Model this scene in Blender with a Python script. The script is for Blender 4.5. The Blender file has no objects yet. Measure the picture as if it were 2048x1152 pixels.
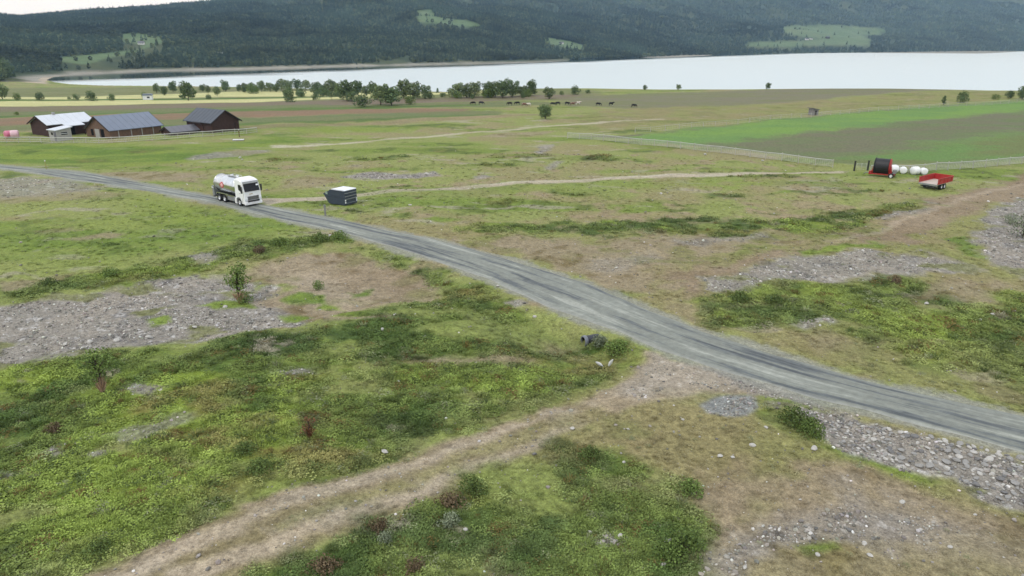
import bpy, bmesh, math, random
import numpy as np
from mathutils import Vector, Matrix

scene = bpy.context.scene
COL = scene.collection
random.seed(7); RNG = np.random.default_rng(11)

# ------------------------------------------------------------------ camera
CAM_H = 18.6; F_PX = 1400.0; PITCH = math.atan(491 / 1400)
cam_d = bpy.data.cameras.new('camera'); cam = bpy.data.objects.new('camera', cam_d); COL.objects.link(cam)
cam.location = (0, 0, CAM_H); cam.rotation_euler = (math.pi / 2 - PITCH, 0, 0)
cam_d.sensor_width = 36; cam_d.lens = F_PX / 2048 * 36; cam_d.clip_end = 20000; cam_d.clip_start = 0.5
scene.camera = cam

# ------------------------------------------------------------------ sky: bright overcast
SUN_EL, SUN_AZ = math.radians(52), math.radians(215)      # azimuth from +Y clockwise
world = bpy.data.worlds.new('World'); scene.world = world; world.use_nodes = True
nt = world.node_tree; N = nt.nodes; L = nt.links
bg = N['Background']; bg.inputs['Strength'].default_value = 0.1
sky = N.new('ShaderNodeTexSky'); sky.sky_type = 'NISHITA'; sky.sun_disc = False
sky.sun_elevation = SUN_EL; sky.sun_rotation = SUN_AZ
tc = N.new('ShaderNodeTexCoord'); mp = N.new('ShaderNodeMapping'); mp.inputs['Scale'].default_value = (1, 1, 3.0)
no = N.new('ShaderNodeTexNoise'); no.inputs['Scale'].default_value = 2.2; no.inputs['Detail'].default_value = 6
rp = N.new('ShaderNodeValToRGB'); rp.color_ramp.elements[0].position = .3; rp.color_ramp.elements[1].position = .72
rp.color_ramp.elements[0].color = (8.1, 8.8, 9.9, 1); rp.color_ramp.elements[1].color = (9.9, 10.5, 11.3, 1)
mx = N.new('ShaderNodeMix'); mx.data_type = 'RGBA'; mx.inputs[0].default_value = .94
L.new(tc.outputs['Generated'], mp.inputs[0]); L.new(mp.outputs[0], no.inputs[0]); L.new(no.outputs[0], rp.inputs[0])
L.new(sky.outputs[0], mx.inputs[6]); L.new(rp.outputs[0], mx.inputs[7]); L.new(mx.outputs[2], bg.inputs[0])
sd = bpy.data.lights.new('sun', 'SUN'); sd.energy = 1.1; sd.angle = math.radians(11); sd.color = (1, .96, .9)
so = bpy.data.objects.new('sun', sd); COL.objects.link(so)
sdir = Vector((math.sin(SUN_AZ) * math.cos(SUN_EL), math.cos(SUN_AZ) * math.cos(SUN_EL), math.sin(SUN_EL)))
so.rotation_euler = sdir.to_track_quat('Z', 'Y').to_euler(); so.location = (0, -30, 60)
vs = scene.view_settings; vs.view_transform = 'Standard'; vs.look = 'None'; vs.gamma = 1; vs.exposure = 0.38
scene.cycles.volume_step_rate = 10; scene.cycles.max_bounces = 5; scene.cycles.diffuse_bounces = 2
scene.cycles.glossy_bounces = 3; scene.cycles.volume_bounces = 0; scene.cycles.transparent_max_bounces = 4
K_ALB = 1.42                                              # photograph brightness / surface albedo under this light

# ------------------------------------------------------------------ small maths
def lin(c):
    c = np.asarray(c, float) / 255
    return np.where(c <= .04045, c / 12.92, ((c + .055) / 1.055) ** 2.4)
def A(r, g, b):                                            # albedo of a surface that shows (r,g,b) in the photograph
    return lin((r, g, b)) / K_ALB
def A4(r, g, b): return tuple(A(r, g, b)) + (1,)
def sstep(a, b, x):
    t = np.clip((x - a) / (b - a), 0, 1); return t * t * (3 - 2 * t)
def hash2(ix, iy, seed):
    h = (ix.astype(np.int64) * 374761393 + iy.astype(np.int64) * 668265263 + seed * 974711) & 0xFFFFFFFF
    h = ((h ^ (h >> 13)) * 1274126177) & 0xFFFFFFFF
    h = h ^ (h >> 16)
    return (h & 0xFFFFFF) / float(0xFFFFFF)
def vnoise(x, y, seed=0):
    fx, fy = np.floor(x), np.floor(y); u, v = x - fx, y - fy
    u = u * u * (3 - 2 * u); v = v * v * (3 - 2 * v)
    a, b = hash2(fx, fy, seed), hash2(fx + 1, fy, seed); c, d = hash2(fx, fy + 1, seed), hash2(fx + 1, fy + 1, seed)
    return (a * (1 - u) + b * u) * (1 - v) + (c * (1 - u) + d * u) * v
def fbm(x, y, seed=0, oc=4, gain=.5):                      # about -1..1
    s = np.zeros_like(x); a = 1.0; t = 0
    for i in range(oc):
        ca, sa = math.cos(.6 * i + .3), math.sin(.6 * i + .3)
        s += a * (vnoise((x * ca - y * sa) * 2 ** i + 17.3 * i, (x * sa + y * ca) * 2 ** i - 9.1 * i, seed + i) * 2 - 1); t += a; a *= gain
    return s / t * 1.6
def ray(px, py):
    a = (px - 1024) / F_PX; b = (576 - py) / F_PX
    return a, math.cos(PITCH) + b * math.sin(PITCH), -math.sin(PITCH) + b * math.cos(PITCH)
def G(px, py, z=0.0):                                       # place in the landscape (metres) read off the photograph
    a, f, v = ray(px, py); t = (z - CAM_H) / v
    return a * t, f * t
def project(x, y, z):
    cp, sp = math.cos(PITCH), math.sin(PITCH); dz = z - CAM_H
    dep = y * cp - dz * sp; up = y * sp + dz * cp
    return 1024 + F_PX * x / dep, 576 - F_PX * up / dep
def sdf(poly, x, y):
    P = np.asarray(poly, float); d2 = np.full(x.shape, 1e18); ins = np.zeros(x.shape, bool)
    for i in range(len(P)):
        ax, ay = P[i]; bx, by = P[(i + 1) % len(P)]; ex, ey = bx - ax, by - ay
        t = np.clip(((x - ax) * ex + (y - ay) * ey) / (ex * ex + ey * ey + 1e-12), 0, 1)
        d2 = np.minimum(d2, (x - ax - t * ex) ** 2 + (y - ay - t * ey) ** 2)
        if ay != by:
            c = ((ay > y) != (by > y)) & (x < ex * (y - ay) / (by - ay) + ax); ins ^= c
    d = np.sqrt(d2); return np.where(ins, -d, d)
def sdf_box(poly, x, y, pad):
    P = np.asarray(poly, float); out = np.full(x.shape, 1e6)
    m = (x > P[:, 0].min() - pad) & (x < P[:, 0].max() + pad) & (y > P[:, 1].min() - pad) & (y < P[:, 1].max() + pad)
    if m.any(): out[m] = sdf(P, x[m], y[m])
    return out
def pl(pts, z=0.0): return [G(px, py, z) for px, py in pts]
def spline(pts, n=8):
    P = [np.array(p, float) for p in pts]; P = [2 * P[0] - P[1]] + P + [2 * P[-1] - P[-2]]; out = []
    for i in range(1, len(P) - 2):
        for k in range(n):
            t = k / n; p0, p1, p2, p3 = P[i - 1:i + 3]
            out.append(.5 * (2 * p1 + (p2 - p0) * t + (2 * p0 - 5 * p1 + 4 * p2 - p3) * t * t + (3 * p1 - p0 - 3 * p2 + p3) * t ** 3))
    out.append(P[-2]); return np.array(out)

# ------------------------------------------------------------------ terrain shape
ROAD_U = pl([(-420, 292), (-200, 310), (0, 331), (96, 339), (178, 346), (239, 358), (301, 370), (359, 381), (421, 392), (475, 401), (528, 410), (575, 420), (634, 431), (673, 438), (712, 446), (780, 462),
             (851, 474), (936, 496), (1022, 520), (1107, 546), (1193, 573), (1278, 611), (1380, 652), (1451, 676), (1553, 709), (1656, 739), (1775, 771), (1895, 797), (2048, 832), (2300, 880), (2700, 950)])
ROAD_L = pl([(-420, 297), (-200, 315), (0, 338), (68, 346), (137, 358), (205, 368), (291, 382), (349, 392), (400, 401), (427, 407), (478, 419), (536, 434), (605, 448), (653, 458), (692, 468), (780, 493),
             (851, 516), (954, 552), (1022, 582), (1107, 619), (1176, 645), (1227, 662), (1295, 690), (1380, 722), (1519, 766), (1622, 796), (1724, 820), (1827, 848), (1929, 876), (2048, 908), (2300, 965), (2700, 1050)])
ROAD_P = ROAD_U + ROAD_L[::-1]
LAKE_Z = -10.0
LAKE = pl([(94, 160), (108, 154), (170, 149), (330, 142), (470, 140), (600, 136.5), (700, 133), (850, 130), (1000, 126.5), (1100, 123.5), (1180, 119), (1250, 117.5), (1400, 111.5), (1500, 108), (1750, 105.5), (2048, 103)], LAKE_Z) + \
       [(2600, 2750), (4600, 3300), (4600, 360), (900, 372), (300, 385), (140, 392), (60, 405), (0, 430), (-60, 455), (-140, 480)] + pl([(420, 172.5), (300, 171.5), (200, 170.5), (140, 168), (110, 164)], LAKE_Z)
BED = pl([(-60, 735), (-60, 612), (60, 592), (200, 578), (330, 558), (450, 540), (560, 520), (690, 500), (800, 520), (880, 556), (850, 590), (760, 600), (690, 622), (610, 650), (450, 668), (300, 682), (200, 694), (100, 706), (0, 728)])
CULV = np.array(G(1150, 672))
def terrain(x, y, detail=True):
    x = np.asarray(x, float); y = np.asarray(y, float)
    d = sdf(LAKE, x, y)
    W = 320 - 215 * sstep(-160, 40, x) + fbm(x / 70, y / 70, 31, 3) * 12
    far = sstep(560, 640, y)
    up = np.where(d > 0, (1 - far) * 10 * sstep(0, 1, np.clip(d / W, 0, 1)) + far * np.minimum(.03 * np.abs(d), 3), -np.minimum(3, .08 * np.abs(d)))
    z = LAKE_Z + up
    # rise of the field edge towards the lake (right), gentle roll
    z = z + np.where(d > 0, 1.4 * np.exp(-((x - 150) / 60) ** 2 - ((y - 285) / 45) ** 2) * sstep(0, 60, d), 0)
    if detail:
        dr = sdf_box(ROAD_P, x, y, 14); w = sstep(.6, 7, dr)
        near = 1 - sstep(150, 330, y)
        db = sdf_box(BED, x, y, 12)
        z = z + near * w * (fbm(x / 13, y / 13, 3, 3) * .32 + fbm(x / 2.6, y / 2.6, 8, 3) * .11 * (1 - sstep(60, 130, y)))
        z = z - .55 * near * sstep(3.0, -2.5, db + fbm(x / 4, y / 4, 5, 2) * 1.2)
        q = (x - CULV[0] + .5) ** 2 + (y - CULV[1] + 1.0) ** 2
        z = z - 1.0 * np.exp(-q / 26) * sstep(.4, 2.6, dr)
        z = z + (1 - sstep(0, 90, y)) * sstep(18, 60, x) * sstep(.5, 12, dr) * np.where(y > 44, .5, -.2)
    return z
def tz(x, y): return float(terrain(np.array([x]), np.array([y]))[0])
def place(px, py):                                          # point on the real terrain seen at this place of the photograph
    z = 0.0
    for _ in range(6):
        x, y = G(px, py, z); z = .5 * z + .5 * tz(x, y)
    x, y = G(px, py, z); return x, y, tz(x, y)

# ------------------------------------------------------------------ object helpers
def link(o, parent=None):
    COL.objects.link(o)
    if parent is not None: o.parent = parent
    return o
def tag(o, label=None, cat=None, group=None, kind=None):
    if label: o['label'] = label
    if cat: o['category'] = cat
    if group: o['group'] = group
    if kind: o['kind'] = kind
    return o
def empty(name, loc, rz=0, label=None, cat=None, group=None):
    o = bpy.data.objects.new(name, None); o.location = loc; o.rotation_euler = (0, 0, rz); o.empty_display_size = .3
    return tag(link(o), label, cat, group)
def mesh_np(name, V, Fq, mat=None, smooth=False):
    me = bpy.data.meshes.new(name); V = np.asarray(V, np.float32); Fq = np.asarray(Fq, np.int32)
    me.vertices.add(len(V)); me.vertices.foreach_set('co', V.ravel())
    n = Fq.shape[1]; me.loops.add(Fq.size); me.loops.foreach_set('vertex_index', Fq.ravel())
    me.polygons.add(len(Fq)); me.polygons.foreach_set('loop_start', np.arange(0, Fq.size, n, dtype=np.int32))
    me.polygons.foreach_set('use_smooth', np.full(len(Fq), smooth))
    me.update(calc_edges=True)
    if mat: me.materials.append(mat)
    return me
def set_attr(me, name, typ, arr, dom='POINT'):
    a = me.attributes.new(name, typ, dom)
    a.data.foreach_set({'FLOAT_COLOR': 'color', 'FLOAT': 'value', 'INT': 'value', 'FLOAT_VECTOR': 'vector'}[typ], np.ascontiguousarray(arr, np.int32 if typ == 'INT' else np.float32).ravel())
def rgba(c): return np.concatenate([c, np.ones((len(c), 1))], 1)

# ------------------------------------------------------------------ materials
def newmat(name, rough=.8, spec=.3, metal=0):
    m = bpy.data.materials.new(name); m.use_nodes = True; b = m.node_tree.nodes['Principled BSDF']
    b.inputs['Roughness'].default_value = rough; b.inputs['Specular IOR Level'].default_value = spec; b.inputs['Metallic'].default_value = metal
    return m, m.node_tree, b
def node(t, typ, **kw):
    n = t.nodes.new(typ)
    for k, v in kw.items():
        if isinstance(k, str) and hasattr(n, k): setattr(n, k, v)
    return n
def mat(name, col, rough=.6, spec=.4, metal=0, var=.18, scale=3.0, bump=.0, dirt=None, dirt_amt=.35):
    """procedural paint / metal / wood: base colour with noise wear and optional dirt blotches"""
    m, t, b = newmat(name, rough, spec, metal)
    co = node(t, 'ShaderNodeTexCoord'); n1 = node(t, 'ShaderNodeTexNoise'); n1.inputs['Scale'].default_value = scale; n1.inputs['Detail'].default_value = 5
    t.links.new(co.outputs['Object'], n1.inputs['Vector'])
    mr = node(t, 'ShaderNodeMapRange'); mr.inputs[1].default_value = .25; mr.inputs[2].default_value = .75; mr.inputs[3].default_value = 1 - var; mr.inputs[4].default_value = 1 + var
    t.links.new(n1.outputs[0], mr.inputs[0])
    mu = node(t, 'ShaderNodeMix'); mu.data_type = 'RGBA'; mu.blend_type = 'MULTIPLY'; mu.inputs[0].default_value = 1
    mu.inputs[6].default_value = tuple(col)[:3] + (1,); t.links.new(mr.outputs[0], mu.inputs[7]); out = mu.outputs[2]
    if dirt is not None:
        n2 = node(t, 'ShaderNodeTexNoise'); n2.inputs['Scale'].default_value = scale * .6; n2.inputs['Detail'].default_value = 8; t.links.new(co.outputs['Object'], n2.inputs['Vector'])
        r2 = node(t, 'ShaderNodeMapRange'); r2.inputs[1].default_value = .5; r2.inputs[2].default_value = .72; r2.inputs[3].default_value = 0; r2.inputs[4].default_value = dirt_amt
        t.links.new(n2.outputs[0], r2.inputs[0]); m2 = node(t, 'ShaderNodeMix'); m2.data_type = 'RGBA'; t.links.new(r2.outputs[0], m2.inputs[0]); t.links.new(out, m2.inputs[6])
        m2.inputs[7].default_value = tuple(dirt)[:3] + (1,); out = m2.outputs[2]
    t.links.new(out, b.inputs['Base Color'])
    if bump:
        bp = node(t, 'ShaderNodeBump'); bp.inputs['Strength'].default_value = bump; bp.inputs['Distance'].default_value = .02
        t.links.new(n1.outputs[0], bp.inputs['Height']); t.links.new(bp.outputs[0], b.inputs['Normal'])
    return m
def attr_mat(name, attr, atype='GEOMETRY', rough=.9, spec=.1, var=.25, scale=2.0, bumps=(), grain=()):
    m, t, b = newmat(name, rough, spec)
    at = node(t, 'ShaderNodeAttribute'); at.attribute_name = attr; at.attribute_type = atype
    ge = node(t, 'ShaderNodeNewGeometry'); n1 = node(t, 'ShaderNodeTexNoise'); n1.inputs['Scale'].default_value = scale; n1.inputs['Detail'].default_value = 4; n1.inputs['Roughness'].default_value = .65
    t.links.new(ge.outputs['Position'], n1.inputs['Vector'])
    mr = node(t, 'ShaderNodeMapRange'); mr.inputs[1].default_value = .28; mr.inputs[2].default_value = .72; mr.inputs[3].default_value = 1 - var; mr.inputs[4].default_value = 1 + var
    t.links.new(n1.outputs[0], mr.inputs[0]); mu = node(t, 'ShaderNodeMix'); mu.data_type = 'RGBA'; mu.blend_type = 'MULTIPLY'; mu.inputs[0].default_value = 1; vfac = mr.outputs[0]
    for sc, am in grain:
        ng_ = node(t, 'ShaderNodeTexNoise'); ng_.inputs['Scale'].default_value = sc; ng_.inputs['Detail'].default_value = 3; ng_.inputs['Roughness'].default_value = .7; t.links.new(ge.outputs['Position'], ng_.inputs['Vector'])
        mg = node(t, 'ShaderNodeMapRange'); mg.inputs[1].default_value = .3; mg.inputs[2].default_value = .7; mg.inputs[3].default_value = 1 - am; mg.inputs[4].default_value = 1 + am; t.links.new(ng_.outputs[0], mg.inputs[0])
        mm_ = node(t, 'ShaderNodeMath', operation='MULTIPLY'); t.links.new(vfac, mm_.inputs[0]); t.links.new(mg.outputs[0], mm_.inputs[1]); vfac = mm_.outputs[0]
    t.links.new(at.outputs['Color'], mu.inputs[6]); t.links.new(vfac, mu.inputs[7]); t.links.new(mu.outputs[2], b.inputs['Base Color'])
    prev = None
    for sc, dist in bumps:
        nn = node(t, 'ShaderNodeTexNoise'); nn.inputs['Scale'].default_value = sc; nn.inputs['Detail'].default_value = 3; t.links.new(ge.outputs['Position'], nn.inputs['Vector'])
        bp = node(t, 'ShaderNodeBump'); bp.inputs['Distance'].default_value = dist; bp.inputs['Strength'].default_value = .9; t.links.new(nn.outputs[0], bp.inputs['Height'])
        if prev: t.links.new(prev, bp.inputs['Normal'])
        prev = bp.outputs[0]
    if prev: t.links.new(prev, b.inputs['Normal'])
    return m
# ------------------------------------------------------------------ ground sheet
ang = np.concatenate([np.linspace(-180, -60, 14)[:-1], np.linspace(-60, -44, 30)[:-1], np.linspace(-44, 44, 760), np.linspace(44, 60, 30)[1:], np.linspace(60, 180, 14)[1:]]) * math.pi / 180
rad = np.concatenate([[.5, 4, 9, 14], np.exp(np.linspace(math.log(18), math.log(330), 640)), np.exp(np.linspace(math.log(330), math.log(900), 130))[1:], [1200, 1800, 3000, 6000]])
NA, NR = len(ang), len(rad)
RR, AA = np.meshgrid(rad, ang, indexing='ij'); GX = (RR * np.sin(AA)).ravel(); GY = (RR * np.cos(AA)).ravel()
GZ = terrain(GX, GY)
n_a = fbm(GX / 30, GY / 30, 41, 3); n_b = fbm(GX / 7, GY / 7, 42, 4); n_c = fbm(GX / 1.8, GY / 1.8, 43, 4); n_d = fbm(GX / .5, GY / .5, 44, 3, .7)
n_e = fbm(GX / 16, GY / 5, 45, 4); n_f = fbm(GX / 3.2, GY / 3.2, 46, 3); n_g = fbm(GX / 5, GY / 2.5, 47, 4)
def mixc(a, b, w): return a * (1 - w[:, None]) + np.asarray(b)[None, :] * w[:, None] if np.ndim(b) == 1 else a * (1 - w[:, None]) + b * w[:, None]
def pasture():
    c = np.tile(A(148, 156, 92), (len(GX), 1))
    c = mixc(c, A(154, 148, 104), sstep(-.1, .7, n_b + .5 * n_a)); c = mixc(c, A(128, 146, 70), sstep(.05, .75, n_e - .3 * n_a))
    c = mixc(c, A(162, 146, 118), .8 * sstep(.4, .85, n_f * .7 + n_a * .5)); c = mixc(c, A(98, 112, 56), .75 * sstep(.42, .72, n_c * .55 + n_e * .6 - .2 * n_b))
    c = mixc(c, A(176, 168, 148), .6 * sstep(.62, .85, n_g)); return c
def lush():
    c = np.tile(A(111, 128, 60), (len(GX), 1))
    c = mixc(c, A(132, 151, 62), sstep(.0, .6, n_b)); c = mixc(c, A(84, 106, 50), sstep(.05, .6, n_f - .5 * n_b)); c = mixc(c, A(138, 130, 76), .85 * sstep(.25, .7, n_e + .3 * n_c))
    c = mixc(c, A(74, 92, 50), .7 * sstep(.35, .75, n_c * .7 - n_b * .5 + n_g * .3)); c = mixc(c, A(164, 154, 136), .7 * sstep(.62, .85, n_c * .5 + n_g * .6))
    return c
def earth():
    c = np.tile(A(160, 145, 121), (len(GX), 1))
    c = mixc(c, A(164, 150, 126), sstep(.0, .7, n_b)); c = mixc(c, A(128, 112, 84), sstep(.1, .8, n_c)); c = mixc(c, A(126, 128, 76), .7 * sstep(.2, .7, n_f * .7 + n_e * .5))
    return c
def gravel():
    c = np.tile(A(157, 151, 141), (len(GX), 1))
    c = mixc(c, A(166, 158, 146), sstep(.0, .8, n_f)); c = mixc(c, A(112, 110, 108), sstep(.0, .7, n_d * .6 + n_c * .5)); c = mixc(c, A(196, 192, 186), .8 * sstep(.4, .8, n_d)); c = mixc(c, A(132, 130, 86), .5 * sstep(.45, .9, n_b))
    return c
def stripes(c1, c2, k=1.0):
    return mixc(np.tile(np.array(c1), (len(GX), 1)), c2, sstep(-.5, .6, n_e * k + .3 * n_c))
PAL = dict(pasture=pasture(), lush=lush(), earth=earth(), gravel=gravel())
PAL['dry'] = mixc(PAL['pasture'], A(146, 134, 96), .55 + 0 * n_a); PAL['dry'] = mixc(PAL['dry'], A(112, 124, 62), .5 * sstep(.1, .6, n_f))
PAL['darkveg'] = mixc(PAL['lush'], A(86, 104, 56), .15 + .35 * sstep(-.2, .6, n_c)); PAL['bright'] = stripes(A(128, 150, 56), A(104, 132, 56))
PAL['track'] = mixc(mixc(np.tile(A(160, 146, 121), (len(GX), 1)), A(140, 129, 97), sstep(-.1, .7, n_f)), A(176, 164, 142), .7 * sstep(.1, .8, n_c))
PAL['path'] = mixc(stripes(A(158, 141, 118), A(146, 129, 105)), A(168, 152, 128), .6 * sstep(.2, .9, n_b))
PAL['fgreen'] = stripes(A(126, 160, 80), A(116, 150, 84), .8); PAL['fgreen2'] = stripes(A(112, 144, 80), A(120, 130, 82))
PAL['fbrown'] = stripes(A(122, 121, 96), A(116, 128, 88)); PAL['greybrown'] = stripes(A(132, 128, 106), A(128, 130, 94))
PAL['plough'] = stripes(A(134, 122, 104), A(130, 124, 96)); PAL['redplough'] = stripes(A(150, 124, 100), A(140, 122, 96)); PAL['strip'] = stripes(A(112, 126, 84), A(124, 128, 90))
PAL['cream'] = stripes(A(214, 210, 152), A(200, 200, 140)); PAL['green_strip'] = stripes(A(104, 128, 66), A(92, 116, 62)); PAL['sand'] = stripes(A(200, 184, 162), A(182, 170, 150))
PAL['trackp'] = stripes(A(204, 196, 176), A(188, 178, 154)); PAL['tan'] = stripes(A(160, 144, 112), A(142, 134, 98)); PAL['flat'] = stripes(A(132, 134, 96), A(120, 126, 84)); PAL['greypile'] = mixc(np.tile(A(154, 156, 152), (len(GX), 1)), A(134, 136, 134), sstep(-.3, .6, n_d))
gcol = PAL['pasture'].copy(); gcls = np.zeros(len(GX), int); gveg = np.full(len(GX), .24); ggrv = np.zeros(len(GX))
warpx = fbm(GX / 3, GY / 3, 51, 3); warpy = fbm(GX / 3 + 50, GY / 3, 52, 3); wfx = fbm(GX / .9, GY / .9, 53, 2)
VEG = dict(lush=.8, darkveg=.85, bright=.3, dry=.3, pasture=.24)
def patch(pal, pts, amp=1.0, soft=.8, op=1.0, cls=None, z=0.0, world=False):
    P = pts if world else [place(*q)[:2] for q in pts] if z and z > -9 else pl(pts, z); P = np.array(P)
    d = sdf_box(P, GX + warpx * amp, GY + warpy * amp, 6 + amp * 3 + soft * 2)
    d = d + wfx * min(.45, amp * .4); w = op * sstep(soft, -soft, d)
    if pal in ('lush', 'darkveg'): w = w * (.35 + .65 * sstep(-.75, .0, n_g + .5 * n_b + .35 * n_c))
    gcol[:] = mixc(gcol, PAL[pal], w)
    gveg[:] = gveg * (1 - w) + VEG.get(pal, .04) * w; ggrv[:] = ggrv * (1 - w) + (1. if pal == 'gravel' else .8 if pal == 'greypile' else 0.) * w
    if cls: gcls[w > .5] = cls
def line(pal, pts, wid, amp=.4, soft=.4, op=1., cls=None, z=0.):
    C = spline(pl(pts, z), 6); T = np.gradient(C, axis=0); T /= np.linalg.norm(T, axis=1)[:, None]; Nn = np.stack([-T[:, 1], T[:, 0]], 1)
    wv = np.interp(np.linspace(0, 1, len(C)), np.linspace(0, 1, len(np.atleast_1d(wid))), np.atleast_1d(wid))[:, None] / 2
    patch(pal, list(C + Nn * wv) + list((C - Nn * wv)[::-1]), amp, soft, op, cls, world=True)
# --- far land towards the lake (strips of crop)
FZ = -3.0
patch('flat', [(-200, 172), (300, 172), (700, 176), (1200, 182), (1200, 200), (0, 226), (-200, 226)], 2, 4, .8, z=-5)
patch('sand', [(28, 150), (60, 143), (150, 141), (330, 138.5), (330, 141.5), (160, 149), (108, 154), (92, 162), (98, 167), (40, 163)], 1, 2, cls=8, z=-9.5)
patch('cream', [(-200, 191), (0, 192), (150, 191), (300, 186), (460, 180), (640, 178), (760, 177), (760, 184), (640, 186), (460, 189), (300, 193.5), (150, 197), (0, 199), (-200, 199)], 1, 1.5, cls=7, z=-4)
patch('green_strip', [(-200, 198), (150, 197), (300, 194), (640, 187), (800, 184), (800, 188), (640, 191), (300, 199), (0, 203), (-200, 203)], 1, 1.5, z=-3)
patch('cream', [(-200, 203), (0, 202), (300, 196.5), (560, 191.5), (760, 187), (1000, 180), (1010, 186), (760, 194), (660, 197), (560, 201), (300, 207), (0, 213), (-200, 215)], 1, 1.5, cls=7, z=-2.5)
patch('green_strip', [(300, 194), (560, 189), (760, 184), (760, 188), (560, 193), (300, 198)], 1, 1.2, .9, z=-3)
patch('plough', [(-200, 215), (0, 213), (300, 207), (560, 202), (700, 200), (1000, 192), (1160, 188), (1160, 196), (900, 204), (700, 211), (400, 218), (150, 222), (0, 225), (-200, 226)], 1, 2, cls=6, z=-1.5)
patch('strip', [(-200, 226), (0, 223), (300, 217), (700, 210), (1000, 203), (1200, 205), (1000, 214), (700, 217), (300, 226), (0, 236), (-200, 240)], 1, 2, .9, z=-.8)
patch('green_strip', [(-200, 238), (0, 232), (300, 225), (700, 214), (960, 208), (960, 211), (700, 219), (300, 228), (0, 236), (-200, 242)], 1, 1.2, .9, z=-.6)
patch('redplough', [(-200, 244), (0, 237), (300, 228), (500, 222), (700, 218), (940, 217), (940, 224), (700, 228), (500, 235), (300, 240), (0, 252), (-200, 258)], 1, 2, cls=6, z=-.3)
patch('strip', [(-200, 258), (0, 251), (300, 240), (500, 235), (800, 226), (1000, 222), (1000, 230), (800, 238), (500, 248), (300, 254), (0, 266)], 1, 2, .9)
patch('green_strip', [(300, 250), (560, 244), (800, 236), (1000, 228), (1000, 231), (800, 240), (560, 247.5), (300, 256)], 1, 1.2, .8)
patch('tan', [(470, 252), (620, 247), (800, 240), (1000, 231), (1100, 226), (1100, 231), (900, 242), (700, 250), (560, 257), (490, 262)], 1.5, 2, .9)
patch('greybrown', [(1130, 196), (1250, 188), (1380, 186), (1600, 182), (1800, 177), (1960, 178), (1980, 184), (1850, 189), (1700, 197), (1560, 207), (1400, 214), (1250, 216), (1130, 212)], 2, 3, .95, cls=6)
patch('dry', [(1240, 216), (1450, 212), (1650, 203), (1850, 190), (2048, 185), (2048, 200), (1750, 218), (1500, 240), (1250, 262), (1120, 262), (1150, 235)], 2, 3, .7)
# --- fenced field on the right
patch('fbrown', [(1150, 272), (1300, 266), (1450, 250), (1700, 224), (2048, 203), (2500, 185), (2500, 290), (2048, 316), (1880, 328), (1730, 336), (1680, 327), (1500, 302), (1300, 280)], .5, 1.2, cls=5)
patch('fgreen', [(1260, 272), (1450, 250), (1700, 226), (2048, 204), (2500, 186), (2500, 200), (2048, 222), (1850, 240), (1650, 262), (1450, 284), (1360, 288), (1280, 279)], 2.2, 3, .95)
patch('fgreen2', [(1660, 318), (1780, 304), (1880, 290), (2048, 268), (2300, 250), (2500, 290), (2048, 317), (1880, 329), (1740, 334)], 2.5, 3.5, .95)
patch('fgreen', [(1800, 290), (1920, 278), (2048, 262), (2048, 272), (1900, 292)], 2, 2.5, .5)
# --- pasture beyond the road
patch('bright', [(-100, 285), (150, 288), (400, 290), (520, 280), (560, 262), (600, 280), (480, 300), (430, 320), (250, 335), (0, 322), (-100, 318)], 2.5, 3, .75)
patch('bright', [(560, 255), (720, 250), (900, 246), (900, 256), (700, 262), (580, 270)], 2, 2.5, .6)
patch('earth', [(180, 350), (260, 342), (330, 345), (420, 352), (400, 368), (300, 364), (230, 356)], 1.5, 1.2, .8)
patch('gravel', [(-50, 352), (60, 358), (170, 366), (205, 376), (160, 388), (60, 393), (-50, 390)], 1.5, 1.2, .75)
patch('earth', [(-50, 385), (60, 390), (180, 384), (260, 388), (180, 398), (60, 402), (-50, 400)], 1.5, 1.2, .6)
patch('gravel', [(375, 318), (430, 308), (530, 300), (540, 305), (460, 314), (400, 322)], .8, .8, .8)
patch('gravel', [(690, 352), (740, 344), (800, 346), (870, 344), (890, 350), (800, 356), (720, 358)], .9, .6)
patch('gravel', [(940, 352), (970, 349), (985, 354), (950, 358)], .5, .5, .9)
patch('gravel', [(1066, 306), (1085, 290), (1108, 286), (1100, 298), (1085, 308)], .6, .6, .9); patch('gravel', [(1080, 338), (1110, 324), (1128, 322), (1120, 330), (1095, 338)], .6, .6, .8)
patch('earth', [(960, 272), (1020, 264), (1110, 263), (1090, 270), (1010, 275)], .8, 1, .7); patch('earth', [(560, 360), (620, 352), (690, 360), (640, 370), (560, 372)], 1, 1, .6)
line('trackp', [(540, 292), (680, 286), (780, 280), (900, 268), (1000, 260), (1120, 251), (1250, 242), (1330, 238)], [2.6, 2.8, 2.2, 2.8, 2.6, 1.6], .8, .7, .75, cls=2)
for q, (px, py, w, h) in enumerate([(560, 318, 60, 5), (760, 316, 70, 5), (880, 300, 60, 5), (300, 300, 60, 4), (1180, 318, 60, 6), (1290, 300, 70, 6), (1000, 330, 60, 5), (640, 300, 50, 4), (870, 252, 90, 4), (1260, 262, 60, 4), (1420, 350, 60, 5), (60, 300, 40, 5), (180, 318, 50, 6), (230, 395, 40, 4), (190, 398, 40, 5),
                                    (700, 424, 26, 4), (820, 375, 40, 4), (200, 497, 36, 8), (330, 450, 40, 5), (60, 462, 70, 10), (100, 440, 40, 5), (20, 350, 30, 6), (1530, 352, 60, 4), (1740, 388, 40, 4), (1440, 388, 50, 5), (1150, 385, 60, 4), (1000, 400, 50, 3), (480, 262, 40, 5), (1050, 312, 60, 5)]):
    patch('darkveg', [(px - w, py + 1), (px - w * .5, py - h * .7), (px + w * .2, py - h), (px + w, py - h * .3), (px + w * .7, py + h * .7), (px - w * .3, py + h)], 1.6, .9, .8)
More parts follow.
